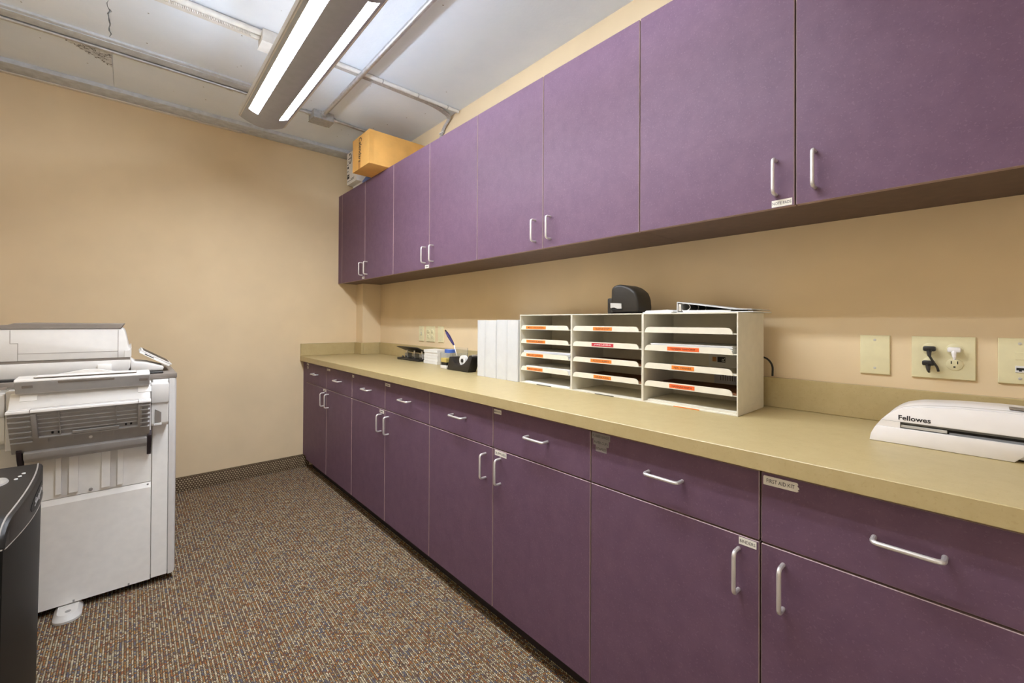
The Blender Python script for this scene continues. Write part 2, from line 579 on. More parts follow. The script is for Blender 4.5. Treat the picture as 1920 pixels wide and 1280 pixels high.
def front_bm(x, y0, y1, z0, z1, th=0.018):
    return box(nb(), x, x + th, y0, y1, z0, z1, 0.0012, 1)
def front_idx(f):
    return 0 if abs(f.normal.x) > 0.9 else 1
GAP = 0.0022

def sticker(parent, x, ya, yb, z0, z1, m=M_STICK, text=None, ink=M_INK, torn=False, marks=False, wfrac=0.88, hfrac=0.42):
    bm = nb()
    if torn:
        k = yb
        pts = [(ya, z0), (ya, z1 - 0.002), (ya - 0.002, z1), (k + 0.002, z1), (k, z1 - 0.004), (k + 0.002, z1 - 0.006), (k - 0.002, z0 + 0.008),
               (k + 0.001, z0 + 0.004), (k - 0.001, z0 + 0.002), (k + 0.003, z0), (ya - 0.003, z0 - 0.0005)]
        prism(bm, pts, 'x', x - 0.0006, x - 0.0001)
    else:
        box(bm, x - 0.0006, x - 0.0001, yb, ya, z0, z1)
    obj('label_sticker', bm, m, parent, 0)
    yc, zc = (ya + yb) / 2, (z0 + z1) / 2
    if text:
        lettering('label_lettering', text, (x - 0.0009, yc, zc), NX, UP, abs(ya - yb) * wfrac, (z1 - z0) * hfrac, ink, parent)
    elif marks:
        bm = nb()
        wd = abs(ya - yb)
        n = max(2, int(wd / 0.007))
        for i in range(n):
            a = ya - wd * (0.14 + 0.72 * i / n)
            box(bm, x - 0.0009, x - 0.0007, a - wd * 0.72 / n * 0.7, a, zc - (z1 - z0) * 0.2, zc + (z1 - z0) * (0.2 if i % 2 else 0.12))
        obj('label_lettering', bm, M_INKG, parent, 0)

up_lab = ['end of purple wall cabinets nearest the back wall, with the white carton on top',
          'second purple wall cabinet from the back wall, under the cardboard box',
          'third purple wall cabinet from the back wall, above the white document sorters',
          'nearest purple wall cabinet, with the note pads label by its left handle']
for i in range(4):
    ya, yb = UY0 - 2 * i * UD, UY0 - (2 * i + 2) * UD
    t = thing('wall_cabinet', ((XU + XW) / 2, (ya + yb) / 2, ZUB), up_lab[i], 'cabinet', 'purple wall cabinets in one run')
    bm = nb()
    box(bm, XU + 0.0195, XW - 0.0006, yb + 0.0004, ya - 0.0004, ZUB + 0.004, ZUT - 0.002)
    obj('body', bm, [M_CABIN, M_UNDER, M_PURPLE], t, 0,
        idx=lambda f: 1 if f.normal.z < -0.9 else (2 if abs(f.normal.y) > 0.9 or f.normal.z > 0.9 else 0))
    if i == 0:
        obj('filler_strip', box(nb(), XU, XU + 0.018, ya + GAP, YB - 0.0006, ZUB, ZUT, 0.001, 1), [M_PURPLE, M_PURPLEEDGE], t, idx=front_idx)
        obj('filler_box', box(nb(), XU + 0.0185, XW - 0.167, ya + 0.0004, YB - 0.0006, ZUB + 0.004, ZUT - 0.002), [M_UNDER], t, 0)
    for k in range(2):
        a = ya - k * UD - GAP; b = ya - (k + 1) * UD + GAP
        d = obj('door', front_bm(XU, b, a, ZUB, ZUT), [M_PURPLE, M_PURPLEEDGE], t, idx=front_idx)
        hy = (b - GAP + 0.046) if k == 0 else (a + GAP - 0.046)
        obj('handle', handle_bm(XU, hy, 1.613, True), M_NICKEL, d)
        if k == 0:
            if i == 3: sticker(d, XU, 0.410, 0.360, 1.531, 1.550, text='NOTE PADS', ink=M_INKG, wfrac=0.92)
            if i == 1: sticker(d, XU, 2.321, 2.276, 1.531, 1.551, marks=True)
            if i == 0: sticker(d, XU, 3.279, 3.240, 1.534, 1.551, marks=True)

lo_lab = ['purple base cabinet in the far corner, touching the back wall',
          'second purple base cabinet from the back wall',
          'third purple base cabinet from the back wall, under the white binders',
          'nearest purple base cabinet, with the first aid kit and binders labels']
for i in range(4):
    ya, yb = LY0 - 2 * i * LD, LY0 - (2 * i + 2) * LD
    t = thing('base_cabinet', ((XD + XW) / 2, (ya + yb) / 2, 0.0), lo_lab[i], 'cabinet', 'purple base cabinets in one run')
    xb = 1.515 if i == 0 else XW - 0.0006
    bm = nb()
    box(bm, XD + 0.0195, xb, yb + 0.0004, ya - 0.0004, ZDB, ZCB - 0.001)
    obj('body', bm, [M_CABIN, M_PURPLE], t, 0, idx=lambda f: 1 if abs(f.normal.y) > 0.9 else 0)
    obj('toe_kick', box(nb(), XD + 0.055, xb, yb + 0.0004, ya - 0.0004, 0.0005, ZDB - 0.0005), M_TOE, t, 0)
    if i == 0:
        obj('filler_strip', box(nb(), XD + 0.004, XD + 0.019, ya + GAP, YB - 0.0006, 0.102, ZCB - 0.001), M_PURPLE, t, 0)
    for k in range(2):
        a = ya - k * LD - GAP; b = ya - (k + 1) * LD + GAP
        n = 2 * i + k
        d = obj('drawer', front_bm(XD, b, a, ZG + GAP, 0.8665), [M_PURPLE, M_PURPLEEDGE], t, idx=front_idx)
        obj('handle', handle_bm(XD, (a + b) / 2 - 0.008, 0.793, False), M_NICKEL, d)
        if n == 7: sticker(d, XD, 0.341, 0.273, 0.840, 0.860, text='FIRST AID KIT', torn=True, wfrac=0.8)
        if n == 6:
            sticker(d, XD, 0.823, 0.755, 0.845, 0.864, m=M_STICKG, text='RUBBER BANDS', ink=M_INKG)
            sticker(d, XD, 0.817, 0.760, 0.827, 0.8448, m=M_STICKG, text='PAPER CLIPS', ink=M_INKG)
            sticker(d, XD, 0.808, 0.768, 0.808, 0.8268, m=M_STICKG, text='STAPLES', ink=M_INKG)
        if n == 5: sticker(d, XD, 1.301, 1.257, 0.844, 0.861, text='MARKERS', ink=M_INKG)
        if n == 3: sticker(d, XD, 2.260, 2.203, 0.841, 0.857, marks=True)
        if n == 2: sticker(d, XD, 2.740, 2.712, 0.842, 0.857, marks=True)
        if n == 0:
            sticker(d, XD, 3.684, 3.640, 0.847, 0.860, marks=True)
            sticker(d, XD, 3.675, 3.650, 0.821, 0.838, marks=True)
        if n == 1: sticker(d, XD, 3.210, 3.152, 0.844, 0.858, marks=True)
        d = obj('door', front_bm(XD, b, a, ZDB, ZG - GAP), [M_PURPLE, M_PURPLEEDGE], t, idx=front_idx)
        hy = (b - GAP + 0.046) if k == 0 else (a + GAP - 0.046)
        obj('handle', handle_bm(XD, hy, 0.626, True), M_NICKEL, d)
        if n == 6: sticker(d, XD, 0.393, 0.355, 0.685, 0.702, text='BINDERS', ink=M_INKG)
        if n == 5: sticker(d, XD, 1.295, 1.226, 0.682, 0.702, text='SUPPLIES', ink=M_INKG)
        if n == 2: sticker(d, XD, 2.333, 2.278, 0.681, 0.699, marks=True)
        if n == 0: sticker(d, XD, 3.290, 3.232, 0.685, 0.701, marks=True)

# worktop with its upstands
YE = LY0 - 8 * LD
ct = thing('countertop', ((XC + XW) / 2, 1.8, ZCB), 'long tan laminate countertop with low upstands along the walls', 'countertop')
bm = nb()
prism(bm, [(XC, YE), (XW - 0.0006, YE), (XW - 0.0006, 3.6545), (1.5165, 3.6545), (1.5165, YB - 0.0006), (XC, YB - 0.0006)], 'z', ZCB, ZCT, 0.0016, 1)
obj('slab', bm, M_COUNTER, ct)
SP = 0.102
for (x0, x1, y0, y1) in ((XW - 0.0195, XW - 0.0008, YE, 3.634), (XC + 0.002, 1.497, YB - 0.0195, YB - 0.0008),
                         (1.4975, 1.5162, 3.635, YB - 0.0008), (1.5166, XW - 0.0008, 3.6352, 3.654)):
    obj('backsplash', box(nb(), x0, x1, y0, y1, ZCT + 0.0003, ZCT + SP, 0.0015, 1), M_COUNTER, ct)

# ================================================================== pendant lamp
FX, FE, FS, FZ = 0.565, 2.815, 0.27, 2.36
HW, BUL = 0.117, 0.036
def arc(x):      # lower surface height at offset x from the centre line
    return FZ - BUL * (1 - (x / HW) ** 2)
t = thing('pendant_lamp', (FX, (FE + FS) / 2, FZ - BUL), 'long grey pendant lamp with curved belly and two lit slots', 'lamp')
S1, S2 = 0.052, 0.096
SL = [(1.46, 2.665), (0.42, 1.305)]
def strip(x0, x1, y0, y1, lift=0.0, th=0.0025, n=6):
    bm = nb()
    pts = [(FX + x0 + (x1 - x0) * i / n, arc(x0 + (x1 - x0) * i / n) + lift) for i in range(n + 1)]
    top = [(x, z + th) for x, z in pts[::-1]]
    return prism(bm, pts + top, 'y', y0, y1)
ycuts = [FS, SL[1][0], SL[1][1], SL[0][0], SL[0][1], FE]
def housing():
    bm = nb()
    segs = [(-HW, -S2), (-S2, -S1), (-S1, S1), (S1, S2), (S2, HW)]
    for j, (a, b) in enumerate(segs):
        if j in (1, 3):
            rng = [(ycuts[0], ycuts[1]), (ycuts[2], ycuts[3]), (ycuts[4], ycuts[5])]
        else:
            rng = [(ycuts[0], ycuts[5])]
        n = 10 if j == 2 else 4
        for (y0, y1) in rng:
            pts = [(FX + a + (b - a) * i / n, arc(a + (b - a) * i / n)) for i in range(n + 1)]
            prism(bm, pts + [(x, z + 0.003) for x, z in pts[::-1]], 'y', y0, y1)
    bmesh.ops.remove_doubles(bm, verts=bm.verts[:], dist=0.00005)
    return bm
obj('belly', housing(), M_FIX, t, smooth=0.5)
bm = nb()
for s in (-1, 1):
    box(bm, FX + s * HW - 0.002, FX + s * HW + 0.002, FS, FE, FZ - 0.001, FZ + 0.026, 0.0008, 1)
obj('side_rim', bm, M_RIM, t)
for y in (FS, FE):
    pts = [(FX - HW + 2 * HW * i / 14, arc(-HW + 2 * HW * i / 14) + 0.001) for i in range(15)] + [(FX + HW, FZ + 0.024), (FX - HW, FZ + 0.024)]
    s = 1 if y == FE else -1
    obj('end_cap', prism(nb(), pts, 'y', y - s * 0.004, y - s * 0.0005), M_FIX, t, 0.3)
def ribbed(a, b, y0, y1):
    bm = nb()
    n = 14
    pts = []
    for i in range(n):
        for q, dz in ((0.0, 0.0014), (0.5, 0.0)):
            x = a + (b - a) * (i + q) / n
            pts.append((FX + x, arc(x) + 0.002 + dz))
    pts.append((FX + b, arc(b) + 0.0034))
    pts += [(FX + b, arc(b) + 0.006), (FX + a, arc(a) + 0.006)]
    return prism(bm, pts, 'y', y0 + 0.0005, y1 - 0.0005)
for (y0, y1) in SL:
    for s in (-1, 1):
        a, b = (S1, S2) if s > 0 else (-S2, -S1)
        obj('lens', ribbed(a + 0.0003, b - 0.0003, y0, y1), M_LENS, t, 0)
# tubes lying in the open top of the lamp
for (y0, y1) in SL:
    obj('fluorescent_tube', tube(nb(), [(FX, y0 + 0.012, FZ + 0.062), (FX, y1 - 0.012, FZ + 0.062)], 0.0125, 12), M_TUBE, t)
    obj('added_light_baffle', box(nb(), FX - 0.028, FX + 0.028, y0 + 0.012, y1 - 0.012, FZ + 0.0785, FZ + 0.0800), M_TRIMWHITE, t, 0)  # unseen plate added over the tube to keep the nearby ceiling from overlighting
    for yy in (y0, y1 - 0.011):
        obj('lampholder', box(nb(), FX - 0.014, FX + 0.014, yy, yy + 0.011, FZ - 0.001, FZ + 0.082, 0.002, 1), M_TRIMWHITE, t)
bm = nb(); box(bm, FX - HW + 0.003, FX + HW - 0.003, FS + 0.006, FE - 0.006, FZ - 0.004, FZ - 0.001)
obj('reflector_tray', bm, M_TRIMWHITE, t, 0)
for y in (2.44, 0.70):
    obj('hanger_wire', tube(nb(), [(FX, y, FZ - 0.001), (FX, y, ZC - 0.0005)], 0.0016, 6), M_GALV, t)

# ================================================================== pipes and boxes under the ceiling
def pipe(name, path, r, m, label, cat, rad=0.05, couplings=()):
    t = thing(name, path[0], label, cat)
    obj('pipe', tube(nb(), rpath(path, rad, 6), r, 12), m, t)
    for c, ax in couplings:
        c = Vector(c); a = Vector(ax) * 0.016
        obj('coupling', tube(nb(), [c - a, c + a], r * 1.35, 12), m, t)
    return t
ZP = ZC - 0.016
pipe('conduit', [(XL + 0.002, 3.135, ZP), (0.922, 3.135, ZP)], 0.0105, M_GALV,
     'thin grey conduit running along the ceiling to the left of the junction box', 'pipe', couplings=[((0.45, 3.135, ZP), (1, 0, 0)), ((0.908, 3.135, ZP), (1, 0, 0))])
pipe('conduit', [(1.062, 3.135, ZP), (1.16, 3.135, ZP), (1.23, 3.15, ZP), (XW - 0.002, 3.15, ZP)], 0.0105, M_GALV,
     'grey conduit from the junction box to the wall behind the cardboard box', 'pipe', couplings=[((1.076, 3.135, ZP), (1, 0, 0))])
pipe('conduit', [(0.985, 3.06, ZC - 0.03), (0.985, 2.95, ZC - 0.034), (0.985, YF + 0.002, ZC - 0.034)], 0.0135, M_GALV,
     'straight silver conduit crossing the ceiling beside the pendant lamp', 'pipe', couplings=[((0.985, 3.055, ZC - 0.03), (0, 1, 0))])
t = thing('junction_box', (0.99, 3.12, ZC - 0.055), 'square steel junction box on the ceiling where conduits meet', 'junction box')
obj('box', box(nb(), 0.924, 1.060, 3.075, 3.185, ZC - 0.054, ZC - 0.0005, 0.002, 1), M_GALVD, t)
obj('cover', box(nb(), 0.921, 1.063, 3.072, 3.188, ZC - 0.058, ZC - 0.0542, 0.001, 1), M_GALVD, t)
for px, py in ((0.935, 3.083), (1.05, 3.177)):
    obj('screw', lathe(nb(), [(0.004, 0), (0.004, -0.003), (0.002, -0.004)], (px, py, ZC - 0.058), 'z', 8), M_GALV, t)
# painted conduit with armoured cable along it (crosses above the lamp)
def ridged(path, r, pitch=0.0065, amp=0.14):
    P = rpath(path, 0.08, 14)
    out, rs = [], []
    d = 0.0
    for a, b in zip(P, P[1:]):
        L = (b - a).length
        n = max(2, int(L / (pitch / 4)))
        for i in range(n):
            out.append(a.lerp(b, i / n)); rs.append(r * (1 + amp * math.sin(2 * math.pi * (d + L * i / n) / pitch)))
        d += L
    out.append(P[-1]); rs.append(r)
    return out, rs
t = thing('conduit', (0.1, 2.455, ZC - 0.02), 'white painted conduit with ribbed cable on the ceiling left of the lamp', 'pipe')
obj('pipe', tube(nb(), [(XL + 0.002, 2.425, ZC - 0.016), (0.478, 2.425, ZC - 0.016)], 0.0145, 12), M_PVC, t)
pp, rr = ridged([(XL + 0.002, 2.462, ZC - 0.013), (0.30, 2.462, ZC - 0.013), (0.470, 2.462, ZC - 0.02)], 0.0112)
obj('ribbed_cable', tube(nb(), pp, rr, 8), M_PVC, t)
obj('connector', tube(nb(), [(0.44, 2.462, ZC - 0.019), (0.478, 2.462, ZC - 0.02)], 0.0135, 10), M_PVC, t)
obj('backing_strip', box(nb(), XL + 0.002, 0.478, 2.48, 2.515, ZC - 0.010, ZC - 0.0005, 0.002, 1), M_PVC, t)
t = thing('ceiling_box', (0.53, 2.44, ZC - 0.06), 'small white box on the ceiling behind the pendant lamp', 'junction box')
obj('box', box(nb(), 0.479, 0.60, 2.40, 2.50, ZC - 0.062, ZC - 0.0005, 0.004), M_PVC, t)
obj('cover', box(nb(), 0.476, 0.603, 2.397, 2.503, ZC - 0.066, ZC - 0.0622, 0.001, 1), M_PVC, t)
t = thing('conduit', (1.15, 2.43, ZC - 0.02), 'white painted conduit ending at the wall above the purple wall cabinets', 'pipe')
obj('pipe', tube(nb(), [(0.604, 2.43, ZC - 0.0125), (XW - 0.012, 2.43, ZC - 0.0125)], 0.0118, 12), M_PVC, t)
for x in (0.80, 1.12, 1.36, 1.58):
    obj('strap', tube(nb(), [(x - 0.003, 2.43, ZC - 0.0125), (x + 0.003, 2.43, ZC - 0.0125)], 0.0128, 12), M_GALVD, t)
t = thing('armoured_cables', (1.3, 2.47, ZC - 0.02), 'bundle of ribbed grey cables bending down the wall above the cabinets', 'cable')
for k in range(3):
    dy, dz = 0.0125 * k, 0.0
    pp, rr = ridged([(0.604, 2.455 + dy * 0.5, ZC - 0.008 - 0.002 * k), (1.50, 2.458 + dy, ZC - 0.009), (XW - 0.016, 2.50 + dy, ZC - 0.02), (XW - 0.012, 2.60 + dy, ZC - 0.06), (XW - 0.012, 2.665 + dy, ZC - 0.17), (XW - 0.012, 2.672 + dy, ZUT + 0.001)], 0.0062, 0.006, 0.12)
    obj('cable', tube(nb(), pp, rr, 7), M_CABLE, t)
obj('cable_clip', box(nb(), XW - 0.020, XW - 0.0006, 2.612, 2.662, ZC - 0.094, ZC - 0.086, 0.001, 1), M_PVC, t)

# ================================================================== boxes on the wall cabinets
t = thing('cardboard_box', (1.43, 2.98, ZUT), 'brown cardboard box overhanging the top of the wall cabinets', 'box')
obj('carton', box(nb(), 1.213, 1.648, 2.834, 3.125, ZUT + 0.0008, 2.527, 0.002, 2), M_CARD, t)
bm = nb(); box(bm, 1.2122, 1.2129, 2.983, 2.998 + 0.02, ZUT + 0.002, ZUT + 0.055)
obj('packing_tape', bm, M_CARDD, t, 0)
bm = nb(); box(bm, 1.2126, 1.2465, 2.8332, 2.8339, ZUT + 0.001, 2.527)
obj('seam_flap', bm, M_CARD, t, 0)
lettering('handwriting', 'Calendars', (1.2118, 2.985, 2.425), (0, 0.05, -1), (0, -1, 0.05), 0.175, 0.050, M_INK, t, shear=0.35, bold=0.012)
t = thing('paper_carton', (1.5, 3.48, 2.338), 'white printed paper carton at the far end of the wall cabinets', 'box')
obj('carton', box(nb(), 1.345, 1.512, 3.385, 3.585, 2.3385, 2.600, 0.0015, 1), M_CARTON, t)
bm = nb()
for z, a, b, h in ((2.50, 3.55, 3.575, .006), (2.47, 3.545, 3.57, .016), (2.445, 3.55, 3.575, .005), (2.41, 3.53, 3.578, .01), (2.385, 3.53, 3.575, .02), (2.362, 3.43, 3.575, .004), (2.372, 3.43, 3.50, .004)):
    box(bm, 1.3440, 1.3446, a, b, z, z + h)
obj('printed_marks', bm, M_INK, t, 0)
bm = tube(nb(), [(1.3442, 3.515 + 0.027 * math.cos(a * math.pi / 8), 2.545 + 0.04 * math.sin(a * math.pi / 8)) for a in range(2, 16)], 0.0028, 6)
obj('printed_letter', bm, M_INK, t)
bm = nb(); box(bm, 1.3440, 1.3446, 3.49, 3.555, 2.545, 2.551); obj('printed_letter', bm, M_INK, t, 0)
t = thing('paper_box', (1.46, 3.46, ZUT), 'flat white box lying under the printed paper carton', 'box')
obj('carton', box(nb(), 1.395, 1.510, 3.335, 3.580, ZUT + 0.0005, 2.3375, 0.001, 1), M_CARTON, t)
obj('lid_edge', box(nb(), 1.393, 1.3949, 3.337, 3.578, 2.320, 2.3370), M_CARTON, t, 0)
t = thing('plastic_packet', (1.45, 3.25, ZUT), 'blue and black plastic packet tucked behind the cardboard box', 'packet')
obj('sleeve', prism(nb(), [(3.145, ZUT + 0.0005), (3.325, ZUT + 0.0005), (3.325, ZUT + 0.03), (3.26, ZUT + 0.046), (3.145, ZUT + 0.02)], 'x', 1.37, 1.55, 0.002), M_BLUE, t)
obj('flap', prism(nb(), [(3.15, ZUT + 0.0208), (3.255, ZUT + 0.0462), (3.255, ZUT + 0.049), (3.15, ZUT + 0.025)], 'x', 1.36, 1.50), M_BLACK, t, 0)

# ================================================================== wall plates
def plate(name, y0, y1, label, cat='wall plate', z0=1.052, z1=1.169):
    t = thing(name, (XW, (y0 + y1) / 2, z0), label, cat)
    bm = nb()
    box(bm, XW - 0.0065, XW - 0.0004, y0, y1, z0, z1)
    fr = [e for e in bm.edges if all(v.co.x < XW - 0.006 for v in e.verts)]
    bmesh.ops.bevel(bm, geom=fr, offset=0.004, segments=3, profile=0.6, affect='EDGES')
    obj('faceplate', bm, M_IVORY, t)
    return t
def screw(t, y, z):
    obj('screw', lathe(nb(), [(0.0035, 0.0), (0.0035, -0.001), (0.002, -0.0016)], (XW - 0.0066, y, z), 'x', 10), M_ADH, t)
def receptacle(t, y, z, slots=True):
    obj('receptacle', lathe(nb(), [(0.0165, 0.0), (0.0165, -0.0012), (0.0155, -0.0018)], (XW - 0.0066, y, z), 'x', 20), M_IVORY, t)
    if slots:
        bm = nb()
        for dy in (-0.006, 0.006):
            box(bm, XW - 0.0089, XW - 0.0085, y + dy - 0.001, y + dy + 0.001, z + 0.001, z + 0.009)
        box(bm, XW - 0.0089, XW - 0.0085, y - 0.002, y + 0.002, z - 0.009, z - 0.005)
        obj('slots', bm, M_DARK, t, 0)
t = plate('switch_plate', 2.885, 2.958, 'light switch plate beside the far outlet plate', 'switch')
obj('toggle', prism(nb(), [(2.917, 1.103), (2.926, 1.103), (2.926, 1.117), (2.917, 1.117)], 'x', XW - 0.018, XW - 0.0066, 0.001), M_IVORY, t)
obj('toggle_slot', box(nb(), XW - 0.0072, XW - 0.0066, 2.914, 2.929, 1.097, 1.123), M_ADH, t, 0)
screw(t, 2.9215, 1.14); screw(t, 2.9215, 1.08)
t = plate('outlet_plate', 2.728, 2.850, 'empty four socket outlet plate at the far end of the counter', 'outlet')
for yy in (2.761, 2.817):
    for zz in (1.130, 1.091):
        receptacle(t, yy, zz)
t = plate('blank_plate', 2.608, 2.682, 'blank ivory plate to the right of the far outlet plate')
screw(t, 2.645, 1.152); screw(t, 2.645, 1.07)
t = plate('blank_plate', 0.194, 0.264, 'blank ivory plate on the wall right of the document sorters')
screw(t, 0.229, 1.155); screw(t, 0.229, 1.071)
t = plate('outlet_plate', 0.022, 0.148, 'outlet plate with black and white plugs above the laminator', 'outlet')
for yy in (0.110, 0.062):
    for zz in (1.134, 1.094):
        receptacle(t, yy, zz, slots=(yy < 0.1 and zz < 1.11))
t = plate('jack_plate', -0.125, -0.016, 'data jack plate at the right edge above the laminator')
screw(t, -0.053, 1.155); screw(t, -0.053, 1.067); screw(t, -0.09, 1.155); screw(t, -0.09, 1.067)
obj('blank_insert', box(nb(), XW - 0.0078, XW - 0.0066, -0.062, -0.045, 1.114, 1.134, 0.0006, 1), M_IVORY, t)
obj('jack', box(nb(), XW - 0.0085, XW - 0.0066, -0.062, -0.045, 1.082, 1.099, 0.0006, 1), M_PAPER, t)
obj('jack_opening', prism(nb(), [(-0.060, 1.094), (-0.047, 1.094), (-0.047, 1.088), (-0.051, 1.088), (-0.051, 1.085), (-0.056, 1.085), (-0.056, 1.088), (-0.060, 1.088)], 'x', XW - 0.0089, XW - 0.0086), M_DARK, t, 0)

def plug(name, y, z, m, label, cord):
    t = thing(name, (XW - 0.0088, y, z), label, 'plug')
    obj('plug_body', box(nb(), XW - 0.028, XW - 0.0088, y - 0.013, y + 0.013, z - 0.007, z + 0.007, 0.004), m, t)
    obj('strain_relief', tube(nb(), [(XW - 0.020, y, z - 0.004), (XW - 0.034, y, z - 0.010), (XW - 0.036, y - 0.001, z - 0.020)], [0.0062, 0.005, 0.0036], 8), m, t)
    obj('cord', tube(nb(), rpath(cord, 0.02), 0.0028, 8), m, t)
plug('power_plug', 0.110, 1.135, M_BLACK, 'upper black plug in the near outlet plate',
     [(XW - 0.036, 0.109, 1.116), (XW - 0.034, 0.102, 1.10), (XW - 0.030, 0.094, 1.086), (XW - 0.026, 0.092, 1.074)])
plug('power_plug', 0.112, 1.095, M_BLACK, 'lower black plug in the near outlet plate',
     [(XW - 0.036, 0.111, 1.076), (XW - 0.034, 0.111, 1.073), (XW - 0.030, 0.110, 1.071)])
plug('power_plug', 0.062, 1.134, M_LAMW, 'white plug in the near outlet plate',
     [(XW - 0.036, 0.061, 1.115), (XW - 0.035, 0.061, 1.111), (XW - 0.034, 0.061, 1.108)])

# ================================================================== document sorters
SX0, SX1 = 1.402, 1.628
ZT = 1.238
SHZ = [1.168, 1.1035, 1.039, 0.9745]
sorters = [
    (1.1865, 1.508, 'far document sorter, next to the white binders', [('MATT HALVORSEN', M_ORANGE, M_INKG, 0.30, 0.40), ('DAWN ALMERS', M_ORANGE, M_INKG, 0.30, 0.38), ('BRAD LYNN', M_ORANGE, M_INKG, 0.28, 0.34), ('MICHELLE', M_ORANGE, M_INKG, 0.28, 0.32)]),
    (0.8475, 1.1855, 'middle document sorter, with the one red name label', [('TELEFUS STAFF', M_ORANGE, M_INKG, 0.44, 0.27), ('JAMIE LEVENS', M_RED, M_WPRINT, 0.44, 0.31), ('ALLISON ALBERT', M_ORANGE, M_INKG, 0.42, 0.30), ('LAURA KEHL', M_ORANGE, M_INKG, 0.44, 0.25)]),
    (0.517, 0.8465, 'near document sorter, under the open ring binder', [None, ('VANESSA VANVORST', M_ORANGE2, M_INK, 0.43, 0.34), ('NIKI DENVER', M_ORANGE, M_INK, 0.43, 0.24), ('HANNAH RISTH', M_ORANGE2, M_INK, 0.42, 0.27)]),
]
for (y0, y1, lab, names) in sorters:
    t = thing('document_sorter', ((SX0 + SX1) / 2, (y0 + y1) / 2, ZCT), 'cream steel ' + lab, 'sorter', 'cream document sorters on the counter')
    th = 0.0035
    bm = nb()
    box(bm, SX0, SX1, y0, y0 + th, ZCT + 0.0005, ZT)
    box(bm, SX0, SX1, y1 - th, y1, ZCT + 0.0005, ZT)
    box(bm, SX0, SX1, y0 + th, y1 - th, ZT - th, ZT)
    box(bm, SX0, SX1, y0 + th, y1 - th, ZCT + 0.0005, ZCT + 0.0005 + th)
    box(bm, SX1 - th, SX1, y0 + th, y1 - th, ZCT + 0.004, ZT - th)
    obj('casing', bm, M_SORT, t, 0)
    obj('top_band', box(nb(), SX0 + 0.001, SX1 - 0.001, y0 - 0.0006, y0 - 0.0001, ZT - 0.022, ZT - 0.0005), M_SORT, t, 0)
    obj('bottom_band', box(nb(), SX0 + 0.001, SX1 - 0.001, y0 - 0.0006, y0 - 0.0001, ZCT + 0.001, ZCT + 0.024), M_SORT, t, 0)
    for zi, z in enumerate(SHZ):
        a, b = y0 + th + 0.0005, y1 - th - 0.0005
        bm = nb()
        box(bm, SX0 + 0.004, SX1 - th - 0.001, a, b, z, z + 0.0022)
        lp = [(a + 0.012, z), (b - 0.004, z), (b - 0.005, z + 0.008), (b - 0.009, z + 0.015), (b - 0.016, z + 0.0195), (b - 0.024, z + 0.0205),
              (a + 0.034, z + 0.0205), (a + 0.024, z + 0.0195), (a + 0.017, z + 0.015), (a + 0.0135, z + 0.008)]
        prism(bm, lp, 'x', SX0 + 0.001, SX0 + 0.0038)
        tr = obj('tray', bm, M_SORT, t, 0)
        nm = names[zi]
        if nm:
            wd = (y1 - y0) * nm[4]
            yc = y1 - (y1 - y0) * nm[3] - 0.01
            obj('name_label', box(nb(), SX0 + 0.0003, SX0 + 0.0009, yc - wd / 2, yc + wd / 2, z + 0.0035, z + 0.0165), nm[1], tr, 0)
            lettering('name_lettering', nm[0], (SX0 - 0.0001, yc, z + 0.0100), NX, UP, wd * 0.78, 0.0066, nm[2], tr)
    bm = nb(); box(bm, SX0 - 0.0005, SX0 - 0.0001, (y0 + y1) / 2 - 0.045, (y0 + y1) / 2 + 0.045, ZCT + 0.0008, ZCT + 0.0035)
    obj('edge_label', bm, M_ORANGE if y0 < 0.6 else M_INKG, t, 0)

def sheets(name, x0, x1, y0, y1, z, n, label, m=M_PAPER, th=0.0016, jit=0.006, cat='papers', curl=0.0):
    t = thing(name, ((x0 + x1) / 2, (y0 + y1) / 2, z), label, cat)
    rr = random.Random(hash(label) % 1000 if False else len(label) * 7 + int(z * 1000))
    for i in range(n):
        dx, dy = rr.uniform(-jit, jit), rr.uniform(-jit, jit)
        zz = z + i * th
        if curl:
            q = 8
            pts = [(y0 + dy + (y1 - y0) * k / q, zz + curl * math.sin(math.pi * k / q) ** 2 * (1 if i == n - 1 else 0.4)) for k in range(q + 1)]
            prism(bm := nb(), pts + [(y, w_ + th * 0.8) for y, w_ in pts[::-1]], 'x', x0 + dx, x1 + dx)
        else:
            bm = box(nb(), x0 + dx, x1 + dx, y0 + dy, y1 + dy, zz, zz + th * 0.85)
        obj('sheet', bm, m if not isinstance(m, list) else m[i % len(m)], t, 0)
    return t
sheets('paper_stack', 1.416, 1.612, 1.20, 1.492, SHZ[2] + 0.0024, 9, 'thick sheaf of papers in the third tray of the far sorter', [M_PAPER, M_PAPERB], 0.0031, 0.004)
sheets('paper_stack', 1.418, 1.615, 1.20, 1.480, SHZ[3] + 0.0024, 6, 'thin sheaf of papers in the fourth tray of the far sorter', [M_PAPER], 0.0034, 0.004)
sheets('paper_stack', 1.418, 1.612, 1.21, 1.485, ZCT + 0.0042, 2, 'loose white sheets on the floor of the far sorter', [M_PAPER], 0.002, 0.004)
t = sheets('paper_stack', 1.415, 1.612, 0.54, 0.822, SHZ[1] + 0.0024, 7, 'white papers sticking up in the second tray of the near sorter', [M_PAPER], 0.0034, 0.003)
sheets('paper_stack', 1.414, 1.614, 0.525, 0.833, ZCT + 0.0042, 3, 'cream sheets lying in the bottom of the near sorter', [M_SORT], 0.0024, 0.0025)
